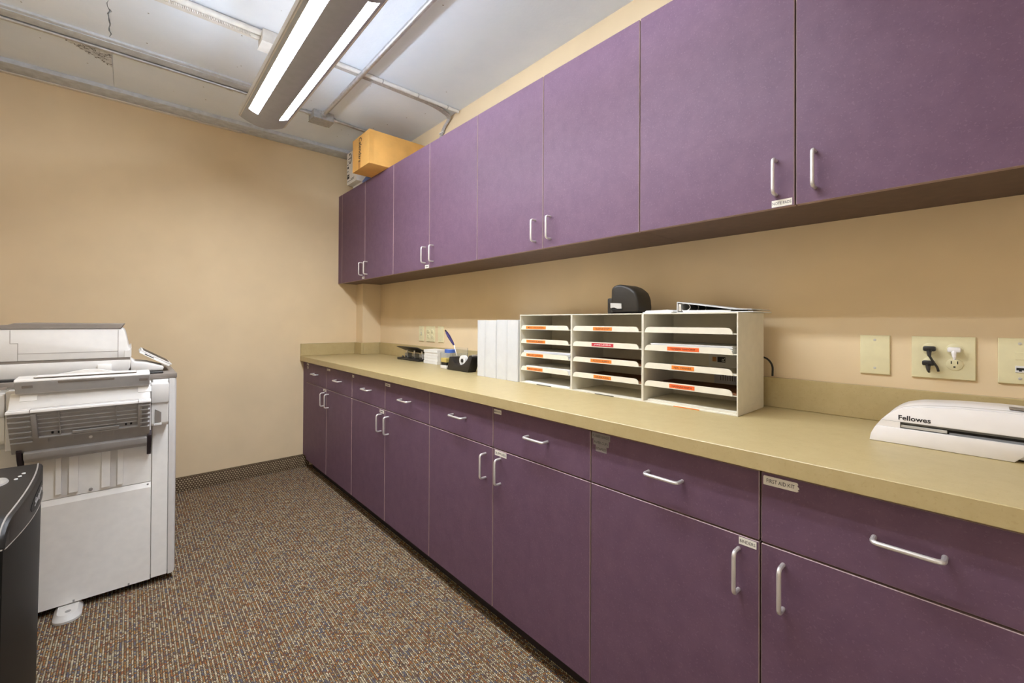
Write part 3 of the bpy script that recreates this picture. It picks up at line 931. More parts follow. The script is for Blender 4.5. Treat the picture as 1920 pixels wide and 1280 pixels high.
for (y0, y1, z, lab) in ((0.853, 1.179, SHZ[3], 'brown hardboard sheet in the fourth tray of the middle sorter'),
                         (0.853, 1.179, SHZ[2], 'brown hardboard sheet in the third tray of the middle sorter'),
                         (0.523, 0.840, SHZ[3], 'brown hardboard sheet in the fourth tray of the near sorter')):
    t = thing('hardboard_sheet', (1.52, (y0 + y1) / 2, z), lab, 'board')
    obj('board', box(nb(), 1.409, 1.618, y0 + 0.002, y1 - 0.002, z + 0.0024, z + 0.0064, 0.0006, 1), M_BROWNB, t)
    obj('top_sheet', box(nb(), 1.45, 1.612, y0 + 0.012, y1 - 0.012, z + 0.0066, z + 0.0072), M_BROWNB, t, 0)
# leaflets propped at the backs of two trays
def leaflet(y0, y1, z0, z1, label, marks):
    t = thing('leaflet', (1.615, (y0 + y1) / 2, z0), label, 'leaflet')
    obj('sheet', box(nb(), 1.6185, 1.6200, y0, y1, z0, z1), M_PAPERB if marks == 2 else M_PAPER, t, 0)
    bm = nb()
    if marks == 1:
        box(bm, 1.6176, 1.6183, 0.530, 0.590, z0 + 0.014, z0 + 0.038)
        obj('photo_print', bm, M_INDIGO, t, 0)
        bm = nb(); box(bm, 1.6176, 1.6183, 0.672, 0.686, z0 + 0.02, z0 + 0.037); obj('gold_block', bm, M_CARDD, t, 0)
        bm = nb(); box(bm, 1.6176, 1.6183, 0.640, 0.668, z0 + 0.018, z0 + 0.038); obj('dark_block', bm, M_INK, t, 0)
        lettering('letter', 'R', (1.6172, 0.647, z0 + 0.028), (0, 0, 1), (0, 1, 0), 0.013, 0.011, M_WPRINT, t)
    elif marks == 2:
        for i in range(16):
            box(bm, 1.6176, 1.6183, 0.532 + i * 0.0082, 0.534 + i * 0.0082, z0 + 0.012, z0 + 0.036 - 0.008 * (i % 3 == 0))
        obj('printed_lines', bm, M_INKG, t, 0)
    else:
        box(bm, 1.6176, 1.6183, y0 + 0.012, y1 - 0.012, z0 + 0.006, z1 - 0.006)
        obj('photo_print', bm, M_COPT, t, 0)
leaflet(0.526, 0.70, SHZ[2] + 0.0024, SHZ[2] + 0.052, 'leaflet with dark logo standing in the third tray of the near sorter', 1)
leaflet(0.526, 0.68, SHZ[3] + 0.0075, SHZ[3] + 0.056, 'printed sheet standing in the fourth tray of the near sorter', 2)
leaflet(1.205, 1.30, SHZ[1] + 0.0024, SHZ[1] + 0.052, 'small picture card standing in the second tray of the far sorter', 3)

# ================================================================== on top of the sorters
t = thing('electric_stapler', (1.50, 0.965, ZT), 'black domed electric stapler on the middle document sorter', 'stapler')
bm = nb()
prof = [(0.898, ZT + 0.0015), (1.020, ZT + 0.0015), (1.022, ZT + 0.020), (1.020, ZT + 0.10), (1.012, ZT + 0.111), (0.990, ZT + 0.118), (0.965, ZT + 0.115), (0.935, ZT + 0.104), (0.910, ZT + 0.085), (0.899, ZT + 0.058), (0.896, ZT + 0.028)]
prism(bm, prof, 'x', 1.45, 1.555, 0.010, 3)
obj('housing', bm, M_BLACK2, t)
obj('rear_block', box(nb(), 1.475, 1.545, 1.0225, 1.056, ZT + 0.0015, ZT + 0.066, 0.006), M_BLACK2, t)
obj('paper_slot_plate', prism(nb(), [(1.018, ZT + 0.024), (1.018, ZT + 0.044), (0.968, ZT + 0.041), (0.966, ZT + 0.021), (0.985, ZT + 0.020), (1.0, ZT + 0.026)], 'x', 1.4445, 1.4495), M_ADH, t)
obj('base', box(nb(), 1.440, 1.57, 0.890, 1.030, ZT + 0.0004, ZT + 0.0014), M_BLACK, t, 0)
obj('slot', box(nb(), 1.4468, 1.4496, 0.965, 1.016, ZT + 0.016, ZT + 0.021), M_DARK, t, 0)
obj('cord', tube(nb(), rpath([(1.555, 0.93, ZT + 0.012), (1.60, 0.92, ZT + 0.005), (1.646, 0.88, ZT + 0.004), (1.647, 0.80, 1.17), (1.648, 0.62, 1.09), (1.650, 0.515, 1.085), (1.652, 0.496, 1.06), (1.655, 0.498, 1.022)], 0.03), 0.0032, 8), M_BLACK, t)
t = thing('envelopes', (1.5, 0.80, ZT), 'few white envelopes lying between the stapler and the ring binder', 'envelopes')
obj('envelope', box(nb(), 1.43, 1.54, 0.750, 0.864, ZT + 0.0005, ZT + 0.004, 0.0005, 1), M_PAPER, t)
obj('envelope', prism(nb(), [(0.746, ZT + 0.0044), (0.860, ZT + 0.0044), (0.852, ZT + 0.010), (0.80, ZT + 0.011), (0.77, ZT + 0.0125), (0.748, ZT + 0.008)], 'x', 1.435, 1.54), M_PAPER, t, 0)
t = thing('ring_binder', (1.5, 0.62, ZT), 'white ring binder lying open mouthed on the near document sorter', 'binder')
cv = 0.003
obj('bottom_cover', box(nb(), 1.452, 1.620, 0.49, 0.738, ZT + 0.0006, ZT + 0.0036, 0.0008, 1), M_BINDER, t)
obj('spine', box(nb(), 1.452, 1.620, 0.7385, 0.7415, ZT + 0.0006, ZT + 0.040, 0.0008, 1), M_BINDER, t)
obj('top_cover', prism(nb(), [(0.738, ZT + 0.0370), (0.738, ZT + 0.0402), (0.545, ZT + 0.0125), (0.495, ZT + 0.0110), (0.495, ZT + 0.0085), (0.547, ZT + 0.0095)], 'x', 1.452, 1.620), M_BINDER, t, 0)
obj('pages', prism(nb(), [(0.722, ZT + 0.0038), (0.560, ZT + 0.0038), (0.560, ZT + 0.0088), (0.722, ZT + 0.0100)], 'x', 1.458, 1.602), M_PAPER, t, 0)
obj('ring_plate', box(nb(), 1.456, 1.600, 0.727, 0.7382, ZT + 0.006, ZT + 0.034, 0.003), M_NICKEL, t)
for x in (1.464, 1.53, 1.59):
    obj('ring', tube(nb(), [(x, 0.716 + 0.018 * math.cos(a), ZT + 0.021 + 0.013 * math.sin(a)) for a in [2 * math.pi * k / 20 for k in range(21)]], 0.0013, 6), M_NICKEL, t)
obj('inner_lining', prism(nb(), [(0.7375, ZT + 0.0368), (0.548, ZT + 0.0098), (0.548, ZT + 0.0096), (0.7375, ZT + 0.0361)], 'x', 1.456, 1.614), M_BLACK2, t, 0)
obj('inner_flap', prism(nb(), [(0.737, ZT + 0.005), (0.560, ZT + 0.0085), (0.560, ZT + 0.0112), (0.737, ZT + 0.0360)], 'x', 1.603, 1.606), M_BLACK2, t, 0)

# ================================================================== white binders standing on the counter
bl = ['leftmost white binder of the standing row on the counter', 'second white binder from the left in the standing row',
      'third white binder from the left in the standing row', 'rightmost white binder, touching the far document sorter']
by = [(1.7725, 1.838, 1.212), (1.6800, 1.7715, 1.211), (1.5975, 1.6790, 1.214), (1.5145, 1.5965, 1.213)]
for (y0, y1, zt), lab in zip(by, bl):
    t = thing('white_binder', (1.52, (y0 + y1) / 2, ZCT), lab, 'binder', 'white binders standing on the counter')
    xf = 1.396 + 0.003 * random.random()
    obj('cover', box(nb(), xf, 1.652, y1 - 0.004, y1, ZCT + 0.0008, zt, 0.001, 1), M_BINDER, t)
    obj('cover', box(nb(), xf, 1.652, y0, y0 + 0.004, ZCT + 0.0008, zt, 0.001, 1), M_BINDER, t)
    bm = nb()
    pts = [(xf + 0.0002, y0 + 0.0042), (xf + 0.0002, y1 - 0.0042), (xf - 0.0015, y1 - 0.010), (xf - 0.0022, (y0 + y1) / 2), (xf - 0.0015, y0 + 0.010)]
    prism(bm, pts[::-1], 'z', ZCT + 0.0008, zt)
    obj('spine', bm, M_BINDER, t, 0.8)
    obj('pages', box(nb(), xf + 0.012, 1.640, y0 + 0.005, y1 - 0.005, ZCT + 0.006, zt - 0.004), M_PAPER, t, 0)

# ================================================================== small things at the far end of the counter
# three hole punch
PX, PY = 1.60, 2.86
t = thing('hole_punch', (PX, PY, ZCT), 'black three hole punch at the far end of the counter', 'hole punch')
obj('base', box(nb(), 1.535, 1.622, 2.712, 3.040, ZCT + 0.0006, ZCT + 0.016, 0.004), M_BLACK, t)
obj('lever', prism(nb(), [(1.525, ZCT + 0.098), (1.530, ZCT + 0.104), (1.640, ZCT + 0.060), (1.640, ZCT + 0.050)], 'y', 2.722, 3.030, 0.002), M_BLACK, t)
obj('lever_plate', prism(nb(), [(1.548, ZCT + 0.0975), (1.5485, ZCT + 0.0995), (1.61, ZCT + 0.0755), (1.609, ZCT + 0.073)], 'y', 2.80, 2.92), M_GALVD, t, 0)
for y in (2.75, 2.86, 2.97):
    obj('punch_head', box(nb(), 1.575, 1.615, y - 0.022, y + 0.022, ZCT + 0.0162, ZCT + 0.050, 0.002, 1), M_GALVD, t)
    obj('pin', tube(nb(), [(1.585, y, ZCT + 0.0502), (1.585, y, ZCT + 0.072)], 0.006, 10), M_NICKEL, t)
    obj('throat', box(nb(), 1.5735, 1.5748, y - 0.018, y + 0.018, ZCT + 0.021, ZCT + 0.028), M_DARK, t, 0)
obj('guide_knob', lathe(nb(), [(0.007, 0), (0.009, 0.004), (0.006, 0.012), (0.002, 0.014)], (1.555, 2.985, ZCT + 0.0162), 'z', 12), M_BLACK, t)
# stack of small white pads
for i in range(5):
    z = ZCT + 0.0006 + i * 0.0192
    dx = (-0.002, 0.001, 0.0, 0.002, -0.001)[i]
    t = thing('note_pad', (1.58, 2.55, z), ['bottom', 'second from bottom', 'middle', 'second from top', 'top'][i] + ' white pad in the stack beside the hole punch', 'note pad', 'white pads stacked by the hole punch')
    obj('pages', box(nb(), 1.535 + dx, 1.632 + dx, 2.462 - dx, 2.636 - dx, z, z + 0.0172, 0.0006, 1), M_PAPER, t)
    obj('backing', box(nb(), 1.535 + dx, 1.632 + dx, 2.462 - dx, 2.636 - dx, z + 0.0174, z + 0.0188), M_CARTON, t, 0)
# clear acrylic caddy
t = thing('acrylic_caddy', (1.49, 2.29, ZCT), 'clear acrylic desk caddy behind the tape dispenser', 'caddy')
bm = nb()
cx0, cx1, cy0, cy1, chh = 1.475, 1.590, 2.190, 2.330, 0.094
box(bm, cx0, cx1, cy0, cy1, ZCT + 0.0006, ZCT + 0.005)
box(bm, cx0, cx0 + 0.003, cy0, cy1, ZCT + 0.005, ZCT + chh)
box(bm, cx1 - 0.003, cx1, cy0, cy1, ZCT + 0.005, ZCT + chh + 0.03)
box(bm, cx0 + 0.003, cx1 - 0.003, cy0, cy0 + 0.003, ZCT + 0.005, ZCT + chh)
box(bm, cx0 + 0.003, cx1 - 0.003, cy1 - 0.003, cy1, ZCT + 0.005, ZCT + chh)
obj('tray', bm, M_CLEAR, t, 0)
obj('divider', box(nb(), cx0 + 0.0035, cx1 - 0.0035, 2.256, 2.259, ZCT + 0.0055, ZCT + 0.088), M_CLEAR, t, 0)
obj('clip_insert', box(nb(), cx0 + 0.006, cx0 + 0.05, 2.264, 2.322, ZCT + 0.0055, ZCT + 0.036, 0.002, 1), M_STICK, t)
t = thing('clip_box', (1.455, 2.27, ZCT), 'small black and gold clip box in front of the acrylic caddy', 'box')
obj('box', box(nb(), 1.438, 1.468, 2.205, 2.262, ZCT + 0.022, ZCT + 0.040, 0.001, 1), M_BLACK, t)
obj('lid', box(nb(), 1.437, 1.469, 2.204, 2.263, ZCT + 0.0402, ZCT + 0.066, 0.001, 1), M_OLIVE, t)
obj('foot_tray', box(nb(), 1.434, 1.4725, 2.20, 2.268, ZCT + 0.0006, ZCT + 0.0218, 0.004), M_STICK, t)
t = thing('tape_roll', (1.53, 2.25, ZCT + 0.125), 'blue tape roll lying on top of the acrylic caddy', 'tape')
zr = ZCT + chh + 0.0005
bm = nb()
N = 28
for (ro, ri, z0, z1) in ((0.036, 0.022, zr, zr + 0.022),):
    rings = []
    for (r_, z_) in ((ri, z0), (ro, z0), (ro, z1), (ri, z1)):
        rings.append([bm.verts.new((1.505 + r_ * math.cos(2 * math.pi * k / N), 2.262 + r_ * math.sin(2 * math.pi * k / N), z_)) for k in range(N)])
    for a in range(4):
        for k in range(N):
            bm.faces.new((rings[a][k], rings[a][(k + 1) % N], rings[(a + 1) % 4][(k + 1) % N], rings[(a + 1) % 4][k]))
obj('tape', bm, M_BLUE, t)
bm = nb()
rings = []
for (r_, z_) in ((0.0195, zr), (0.0218, zr), (0.0218, zr + 0.022), (0.0195, zr + 0.022)):
    rings.append([bm.verts.new((1.505 + r_ * math.cos(2 * math.pi * k / N), 2.262 + r_ * math.sin(2 * math.pi * k / N), z_)) for k in range(N)])
for a in range(4):
    for k in range(N):
        bm.faces.new((rings[a][k], rings[a][(k + 1) % N], rings[(a + 1) % 4][(k + 1) % N], rings[(a + 1) % 4][k]))
obj('core', bm, M_STICK, t)
t = thing('pen', (1.515, 2.2, ZCT), 'dark indigo pen leaning up out of the acrylic caddy', 'pen')
p0, p1, p2 = Vector((1.515, 2.325, 1.138)), Vector((1.515, 2.225, 1.050)), Vector((1.515, 2.196, 0.925))
p1 = Vector((1.515, 2.236, 1.056))
obj('barrel', tube(nb(), [p0, p0.lerp(p1, 0.08), p0.lerp(p1, 0.35), p0.lerp(p1, 0.8), p1], [0.006, 0.0085, 0.0105, 0.008, 0.005], 10), M_INDIGO, t)
obj('cap', tube(nb(), [p0 + (p0 - p1).normalized() * 0.014, p0], 0.0055, 8), M_BLACK2, t)
obj('tip', tube(nb(), [p1, Vector((1.515, 2.20, 0.985)), Vector((1.515, 2.195, 0.92))], [0.003, 0.0022, 0.0012], 6), M_NICKEL, t)
# tape dispenser
t = thing('tape_dispenser', (1.45, 2.03, ZCT), 'black tape dispenser with a white tape roll on the counter', 'tape dispenser')
pr = [(2.188, ZCT + 0.0006), (1.975, ZCT + 0.0006), (1.962, ZCT + 0.030), (1.938, ZCT + 0.084), (1.948, ZCT + 0.098), (1.964, ZCT + 0.098), (1.985, ZCT + 0.070), (2.015, ZCT + 0.048), (2.045, ZCT + 0.038), (2.075, ZCT + 0.037), (2.105, ZCT + 0.046), (2.128, ZCT + 0.064), (2.138, ZCT + 0.080), (2.162, ZCT + 0.080)]
obj('body', prism(nb(), pr, 'x', 1.432, 1.492, 0.0025), M_BLACK, t)
obj('tape_roll', lathe(nb(), [(0.012, -0.011), (0.031, -0.011), (0.031, 0.011), (0.012, 0.011)], (1.462, 2.055, ZCT + 0.062), 'x', 24), M_PAPER, t)
obj('hub', lathe(nb(), [(0.004, -0.0145), (0.0115, -0.0145), (0.0115, 0.0145), (0.004, 0.0145)], (1.462, 2.055, ZCT + 0.062), 'x', 16), M_BLACK, t)
obj('cutter', box(nb(), 1.438, 1.486, 1.9405, 1.944, ZCT + 0.094, ZCT + 0.1035), M_NICKEL, t, 0)
# dark round holder half hidden behind the binders
t = thing('clip_cup', (1.50, 1.885, ZCT), 'low black cup between the tape dispenser and the white binders', 'cup')
obj('cup', lathe(nb(), [(0.036, 0.0006), (0.040, 0.004), (0.041, 0.05), (0.043, 0.056), (0.043, 0.066), (0.034, 0.067)], (1.49, 1.888, ZCT), 'z', 24), M_BLACK2, t)
obj('knob', lathe(nb(), [(0.008, 0.0672), (0.008, 0.075), (0.005, 0.079)], (1.478, 1.872, ZCT), 'z', 12), M_BROWNB, t)

# ================================================================== laminator
LX0, LX1, LYA, LYB = 1.385, 1.535, 0.200, -0.245
t = thing('laminator', (1.46, -0.02, ZCT), 'glossy white laminator at the near end of the counter', 'laminator')
def lam_prof(inset, top):
    base = [(0.000, 0.004), (0.003, 0.018), (0.010, 0.034), (0.020, 0.050), (0.031, 0.064), (0.045, 0.077), (0.060, 0.0865), (0.088, 0.0945), (0.15, 0.1005), (0.2225, 0.103)]
    k = (top - inset) / 0.103
    left = [(LYA - inset - d, ZCT + z * k if z > 0.02 else ZCT + z) for d, z in base]
    right = [(LYB + inset + d, ZCT + z * k if z > 0.02 else ZCT + z) for d, z in base[::-1]]
    return left + right[1:]
obj('front_shell', prism(nb(), lam_prof(0.0, 0.103), 'x', LX0 + 0.012, LX0 + 0.040, 0.003), M_LAMW, t)
obj('rear_shell', prism(nb(), lam_prof(0.0012, 0.105), 'x', LX0 + 0.0402, LX1, 0.006), M_LAMW, t)
# front plate with slot cut between an upper and a lower piece
zs0, zs1 = ZCT + 0.0385, ZCT + 0.0535
ys = 0.142
up = [(LYA - 0.0222, zs1)] + [p for p in lam_prof(0.0005, 0.1025) if p[1] > zs1 + 0.004] + [(LYB + 0.0222, zs1)]
obj('upper_fascia', prism(nb(), up, 'x', LX0, LX0 + 0.0118, 0.0015), M_LAMW, t)
lo2 = [(LYA - 0.0005, ZCT + 0.0006), (LYA - 0.0035, ZCT + 0.018), (LYA - 0.0105, ZCT + 0.034), (LYA - 0.0133, zs0), (-0.088, zs0), (-0.052, ZCT + 0.018), (-0.036, ZCT + 0.0006)]
obj('lower_fascia', prism(nb(), lo2, 'x', LX0 - 0.003, LX0 + 0.0118, 0.0015), M_LAMW, t)
obj('end_block', prism(nb(), [(ys + 0.0003, zs0 + 0.0002), (ys + 0.0003, zs1 - 0.0002), (LYA - 0.0224, zs1 - 0.0002), (LYA - 0.0136, zs0 + 0.0002)], 'x', LX0 - 0.001, LX0 + 0.0118), M_LAMW, t, 0)
obj('slot_back', box(nb(), LX0 + 0.008, LX0 + 0.0117, -0.22, ys, zs0 + 0.0005, zs1 - 0.0005), M_DARK, t, 0)
obj('slot_guide', box(nb(), LX0 + 0.002, LX0 + 0.0078, 0.063, ys - 0.0005, zs0 + 0.002, zs1 - 0.0065, 0.0006, 1), M_ADH, t)
obj('slot_lip', prism(nb(), [(LX0 + 0.0005, zs0 + 0.0003), (LX0 + 0.0078, zs0 + 0.0003), (LX0 + 0.0078, zs0 + 0.0045)], 'y', -0.22, 0.060), M_LAMG, t, 0)
obj('slot_brow', prism(nb(), [(LX0 + 0.0005, zs1 - 0.0003), (LX0 + 0.0078, zs1 - 0.0003), (LX0 + 0.0078, zs1 - 0.0055)], 'y', -0.22, ys - 0.0005), M_LAMG, t, 0)
obj('top_window', box(nb(), LX0 + 0.043, LX0 + 0.085, -0.16, -0.030, ZCT + 0.1044, ZCT + 0.1058, 0.0006, 1), M_COPT, t)
lettering('brand_lettering', 'Fellowes', (LX0 - 0.0004, 0.1175, ZCT + 0.0645), NX, UP, 0.056, 0.0115, M_INK, t, bold=0.022)
obj('feet', box(nb(), LX0 + 0.02, LX1 - 0.01, LYB + 0.02, LYA - 0.02, ZCT + 0.0005, ZCT + 0.0038), M_BLACK, t, 0)

# ================================================================== copier
CY = 2.54
XR = 0.166
XLB = -0.575
t = thing('copier', (-0.2, 2.84, 0.0), 'large white office copier standing by the back wall', 'copier')
cp = t
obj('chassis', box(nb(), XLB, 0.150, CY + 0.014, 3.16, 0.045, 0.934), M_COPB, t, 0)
bm = nb(); box(bm, 0.1385, XR, CY, 3.15, 0.030, 0.934)
es = [e for e in bm.edges if all(v.co.x > 0.16 and v.co.y < CY + 0.01 for v in e.verts) or all(v.co.x > 0.16 and v.co.z < 0.04 for v in e.verts)]
bmesh.ops.bevel(bm, geom=es, offset=0.016, segments=5, profile=0.5, affect='EDGES')
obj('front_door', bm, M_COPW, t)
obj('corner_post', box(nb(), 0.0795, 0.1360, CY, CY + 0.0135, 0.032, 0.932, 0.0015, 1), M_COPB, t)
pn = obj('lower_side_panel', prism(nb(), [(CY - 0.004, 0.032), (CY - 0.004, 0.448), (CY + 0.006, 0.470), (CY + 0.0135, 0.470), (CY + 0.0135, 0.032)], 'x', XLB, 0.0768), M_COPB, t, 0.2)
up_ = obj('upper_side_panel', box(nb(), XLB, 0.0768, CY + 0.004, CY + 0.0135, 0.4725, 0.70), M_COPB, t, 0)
for a, b, zb in ((-0.221, -0.204, 0.490), (-0.183, -0.155, 0.488), (-0.086, -0.058, 0.486), (-0.036, -0.016, 0.486)):
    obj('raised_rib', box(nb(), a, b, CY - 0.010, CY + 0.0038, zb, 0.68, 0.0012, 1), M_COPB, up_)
for a, b, zb in ((-0.2035, -0.1835, 0.480), (-0.0575, -0.0365, 0.478)):
    obj('rib_channel', box(nb(), a, b, CY + 0.0005, CY + 0.0038, zb, 0.68), M_COPW, up_, 0)
for (x, z, r) in ((-0.118, 0.486, 0.0065), (0.066, 0.461, 0.004)):
    obj('screw', lathe(nb(), [(r, 0.0), (r, -0.002), (r * 0.5, -0.003)], (x, CY - 0.001 if z > 0.47 else CY + 0.002, z), 'y', 12), M_COPG, up_)
for x in (-0.165, 0.005):
    obj('screw_tab', box(nb(), x - 0.003, x + 0.003, CY - 0.0055, CY - 0.0042, 0.033, 0.042), M_COPG, pn, 0)
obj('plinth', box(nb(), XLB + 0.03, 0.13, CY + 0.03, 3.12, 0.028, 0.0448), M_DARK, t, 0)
for x in (XLB + 0.08, 0.09):
    for y in (CY + 0.075, 3.06):
        obj('caster', lathe(nb(), [(0.010, -0.012), (0.0205, -0.012), (0.0205, 0.012), (0.010, 0.012)], (x, y, 0.0208), 'x', 16), M_BLACK, t)
        obj('caster_fork', box(nb(), x - 0.016, x + 0.016, y - 0.008, y + 0.008, 0.022, 0.0278), M_BLACK, t, 0)
# stabiliser foot
bm = nb()
def dshape(r, dy0, n=12):
    return [(-0.179 + r * math.cos(math.pi + math.pi * k / n), 2.478 + r * math.sin(math.pi + math.pi * k / n) - dy0) for k in range(n + 1)]
def loft(bm, secs):
    rings = []
    for pts, z in secs:
        rings.append([bm.verts.new((p[0], p[1], z)) for p in pts])
    n = len(rings[0])
    for a, b in zip(rings, rings[1:]):
        for k in range(n):
            bm.faces.new((a[k], a[(k + 1) % n], b[(k + 1) % n], b[k]))
    bm.faces.new(rings[0][::-1]); bm.faces.new(rings[-1])
    return bm
s0 = dshape(0.042, 0.0) + [(-0.137, 2.56), (-0.221, 2.56)]
s2 = dshape(0.030, -0.006) + [(-0.149, 2.56), (-0.209, 2.56)]
loft(bm, [(s0, 0.0008), (s0, 0.009), (s2, 0.027)])
ft = obj('stabiliser_foot', bm, M_COPW, t, 0.4)
obj('foot_screw', lathe(nb(), [(0.009, 0.0272), (0.009, 0.0282), (0.006, 0.0284)], (-0.177, 2.482, 0), 'z', 12), M_COPG, ft)
# dark top plate
obj('top_plate', box(nb(), XLB, XR + 0.001, CY + 0.002, 3.155, 0.9345, 0.957, 0.003), M_COPT, t)
# brackets either side of the by-pass trays
def bracket(x0, x1, name):
    br = obj(name, box(nb(), x0, x1, 2.462, CY - 0.0005, 0.836, 0.921, 0.004), M_COPW, t)
    pts = [(2.474, 0.8355), (CY - 0.0005, 0.8355), (CY - 0.0005, 0.730), (2.492, 0.730), (2.480, 0.745)]
    obj('bracket_skirt', prism(nb(), pts, 'x', x0 + 0.001, x1 - 0.001, 0.002, 1), M_COPB, br)
    m = (x0 + x1) / 2
    obj('recess', prism(nb(), [(m - 0.018, 0.748), (m - 0.018, 0.808), (m + 0.004, 0.792), (m + 0.004, 0.748)], 'y', 2.4725, 2.4735), M_COPT, br, 0)
    obj('recess_sill', box(nb(), m - 0.022, m + 0.006, 2.466, 2.480, 0.736, 0.745, 0.001, 1), M_COPW, br)
bracket(0.073, 0.1345, 'tray_bracket')
bracket(-0.47, -0.348, 'tray_bracket')
# block behind trays
obj('feed_unit', box(nb(), -0.347, 0.0725, 2.47, CY + 0.003, 0.705, 0.930, 0.002, 1), M_COPW, t)
lp = obj('sloping_panel', prism(nb(), [(2.452, 0.922), (2.4695, 0.922), (2.4695, 0.852), (2.408, 0.852), (2.406, 0.868)], 'x', -0.333, 0.068, 0.002, 1), M_COPW, t)
# direction of the sloping face
for x in (-0.285, 0.050):
    o = Vector((x, 2.4450, 0.9138)); dd = Vector((0, 2.406 - 2.452, 0.868 - 0.922)).normalized()
    nrm = Vector((0, dd.z, -dd.y)); nrm = nrm if nrm.z > 0 else -nrm
    obox(bm := nb(), o - Vector((0.022, 0, 0)) + nrm * 0.0003, (0.044, 0, 0), dd * 0.026, nrm * 0.0016)
    obj('screw_cover', bm, M_COPB, lp, 0)
# upper by-pass tray (shut)
ut = obj('upper_tray', prism(nb(), [(2.392, 0.9705), (2.398, 0.980), (2.490, 0.985), (2.490, 0.972), (2.412, 0.966)], 'x', -0.318, 0.066, 0.003), M_COPW, t)
def face_panel(x0, x1, yt, zt, yb_, zb_, th=0.006):
    o = Vector((x0, yt, zt)); dn = Vector((0, yb_ - yt, zb_ - zt)); nr = Vector((0, 1, 0)).cross(Vector((1, 0, 0)))
    n = Vector((1, 0, 0)).cross(dn).normalized()
    if n.y < 0: n = -n
    return obox(nb(), o, (x1 - x0, 0, 0), dn, n * th, 0.0015)
obj('tray_face', face_panel(-0.317, 0.065, 2.394, 0.968, 2.425, 0.9235), M_TRAY, ut)
obj('grip_recess', face_panel(-0.205, -0.045, 2.3925, 0.9675, 2.3985, 0.9575, 0.003), M_COPT, ut)
for x in (-0.285, 0.045):
    obj('latch_hole', face_panel(x - 0.014, x + 0.014, 2.4005, 0.9545, 2.4065, 0.945, 0.002), M_COPT, ut)
obj('lid_seam', box(nb(), -0.2685, 0.0225, 2.400, 2.4765, 0.9825, 0.9858), M_COPT, ut, 0)
obj('lid_plate', box(nb(), -0.267, 0.021, 2.3985, 2.4750, 0.9845, 0.9868, 0.0006, 1), M_COPW, ut)
obj('tray_rear', box(nb(), -0.318, 0.066, 2.426, 2.468, 0.9225, 0.966), M_COPW, ut, 0)
# white paper guide rising behind the upper tray
obj('paper_guide', prism(nb(), [(-0.215, 0.9855), (-0.045, 0.9855), (-0.10, 1.0), (-0.135, 1.0)], 'y', 2.476, 2.4895, 0.001, 1), M_COPW, ut)
# lower by-pass tray, folded up at an angle
yt, zt, yb_, zb_ = 2.352, 0.866, 2.4675, 0.690
D = Vector((0, yb_ - yt, zb_ - zt)); Ln = D.length; D.normalize()
Nn = Vector((0, D.z, -D.y))
if Nn.y > 0: Nn = -Nn
lt = obj('lower_tray', obox(nb(), Vector((-0.330, yt, zt)), (0.398, 0, 0), D * Ln, -Nn * 0.012, 0.002), M_TRAY, t)
def on(x, s, h, lx, ls, lh, bev=0.0):
    return obox(nb(), Vector((x, yt, zt)) + D * s + Nn * h, (lx, 0, 0), D * ls, Nn * lh, bev)
obj('top_lip', prism(nb(), [(yt - 0.008, zt - 0.006), (yt - 0.006, zt + 0.004), (yt + 0.036, zt + 0.0055), (yt + 0.036, zt - 0.004)], 'x', -0.331, 0.069, 0.002), M_COPW, lt)
obj('lip_seam', box(nb(), -0.272, 0.030, yt + 0.0290, yt + 0.0306, zt + 0.0040, zt + 0.0062), M_COPT, lt, 0)
for xx in (-0.272, 0.0285):
    obj('lip_seam', box(nb(), xx, xx + 0.0015, yt - 0.0088, yt + 0.0290, zt - 0.004, zt + 0.0060), M_COPT, lt, 0)
for k in range(5):
    obj('tray_rib', on(-0.255, 0.020 + k * 0.021, 0.0002, 0.285, 0.0028, 0.005), M_TRAY, lt)
for k in range(6):
    obj('tray_rib', on(0.036, 0.014 + k * 0.024, 0.0002, 0.030, 0.0025, 0.012), M_TRAY, lt)
    obj('tray_rib', on(-0.328, 0.016 + k * 0.026, 0.0002, 0.056, 0.0025, 0.010), M_TRAY, lt)
for x in (-0.271, 0.028):
    obj('side_rail', on(x, 0.012, 0.0002, 0.014, 0.118, 0.009, 0.001), M_TRAY, lt)
for x in (-0.20, -0.04):
    obj('divider_rib', on(x, 0.012, 0.0002, 0.0028, 0.115, 0.007), M_TRAY, lt)
obj('cross_rail', on(-0.255, 0.129, 0.0002, 0.285, 0.006, 0.010), M_TRAY, lt)
obj('cross_rail', on(-0.165, 0.114, 0.0052, 0.135, 0.011, 0.006), M_TRAY, lt)
for x in (-0.235, -0.165, -0.085, -0.048, -0.005):
    obj('gusset', on(x, 0.1352, 0.0002, 0.0028, 0.026, 0.008), M_TRAY, lt)
obj('tray_screw', lathe(nb(), [(0.006, 0), (0.006, -0.002), (0.003, -0.003)], tuple(Vector((-0.115, yt, zt)) + D * 0.165 + Nn * 0.001), 'y', 12), M_ADH, lt)
for x in (-0.222, -0.205, -0.012, 0.004):
    obj('slot_mark', on(x, 0.1085, 0.0002, 0.006, 0.010, 0.0062), M_DARK, lt, 0)
bm = nb()
prism(bm, [(2.452, 0.690), (2.4685, 0.70), (2.512, 0.672), (2.512, 0.648), (2.486, 0.648), (2.462, 0.664)], 'x', -0.300, 0.060, 0.004)
obj('hinge_bar', bm, M_TRAY, t)
for x in (-0.318, 0.061):
    obj('hinge_arm', prism(nb(), [(2.452, 0.70), (2.4692, 0.72), (2.520, 0.665), (2.525, 0.600), (2.508, 0.610), (2.468, 0.668)], 'x', x, x + 0.014, 0.001, 1), M_CABIN, t)
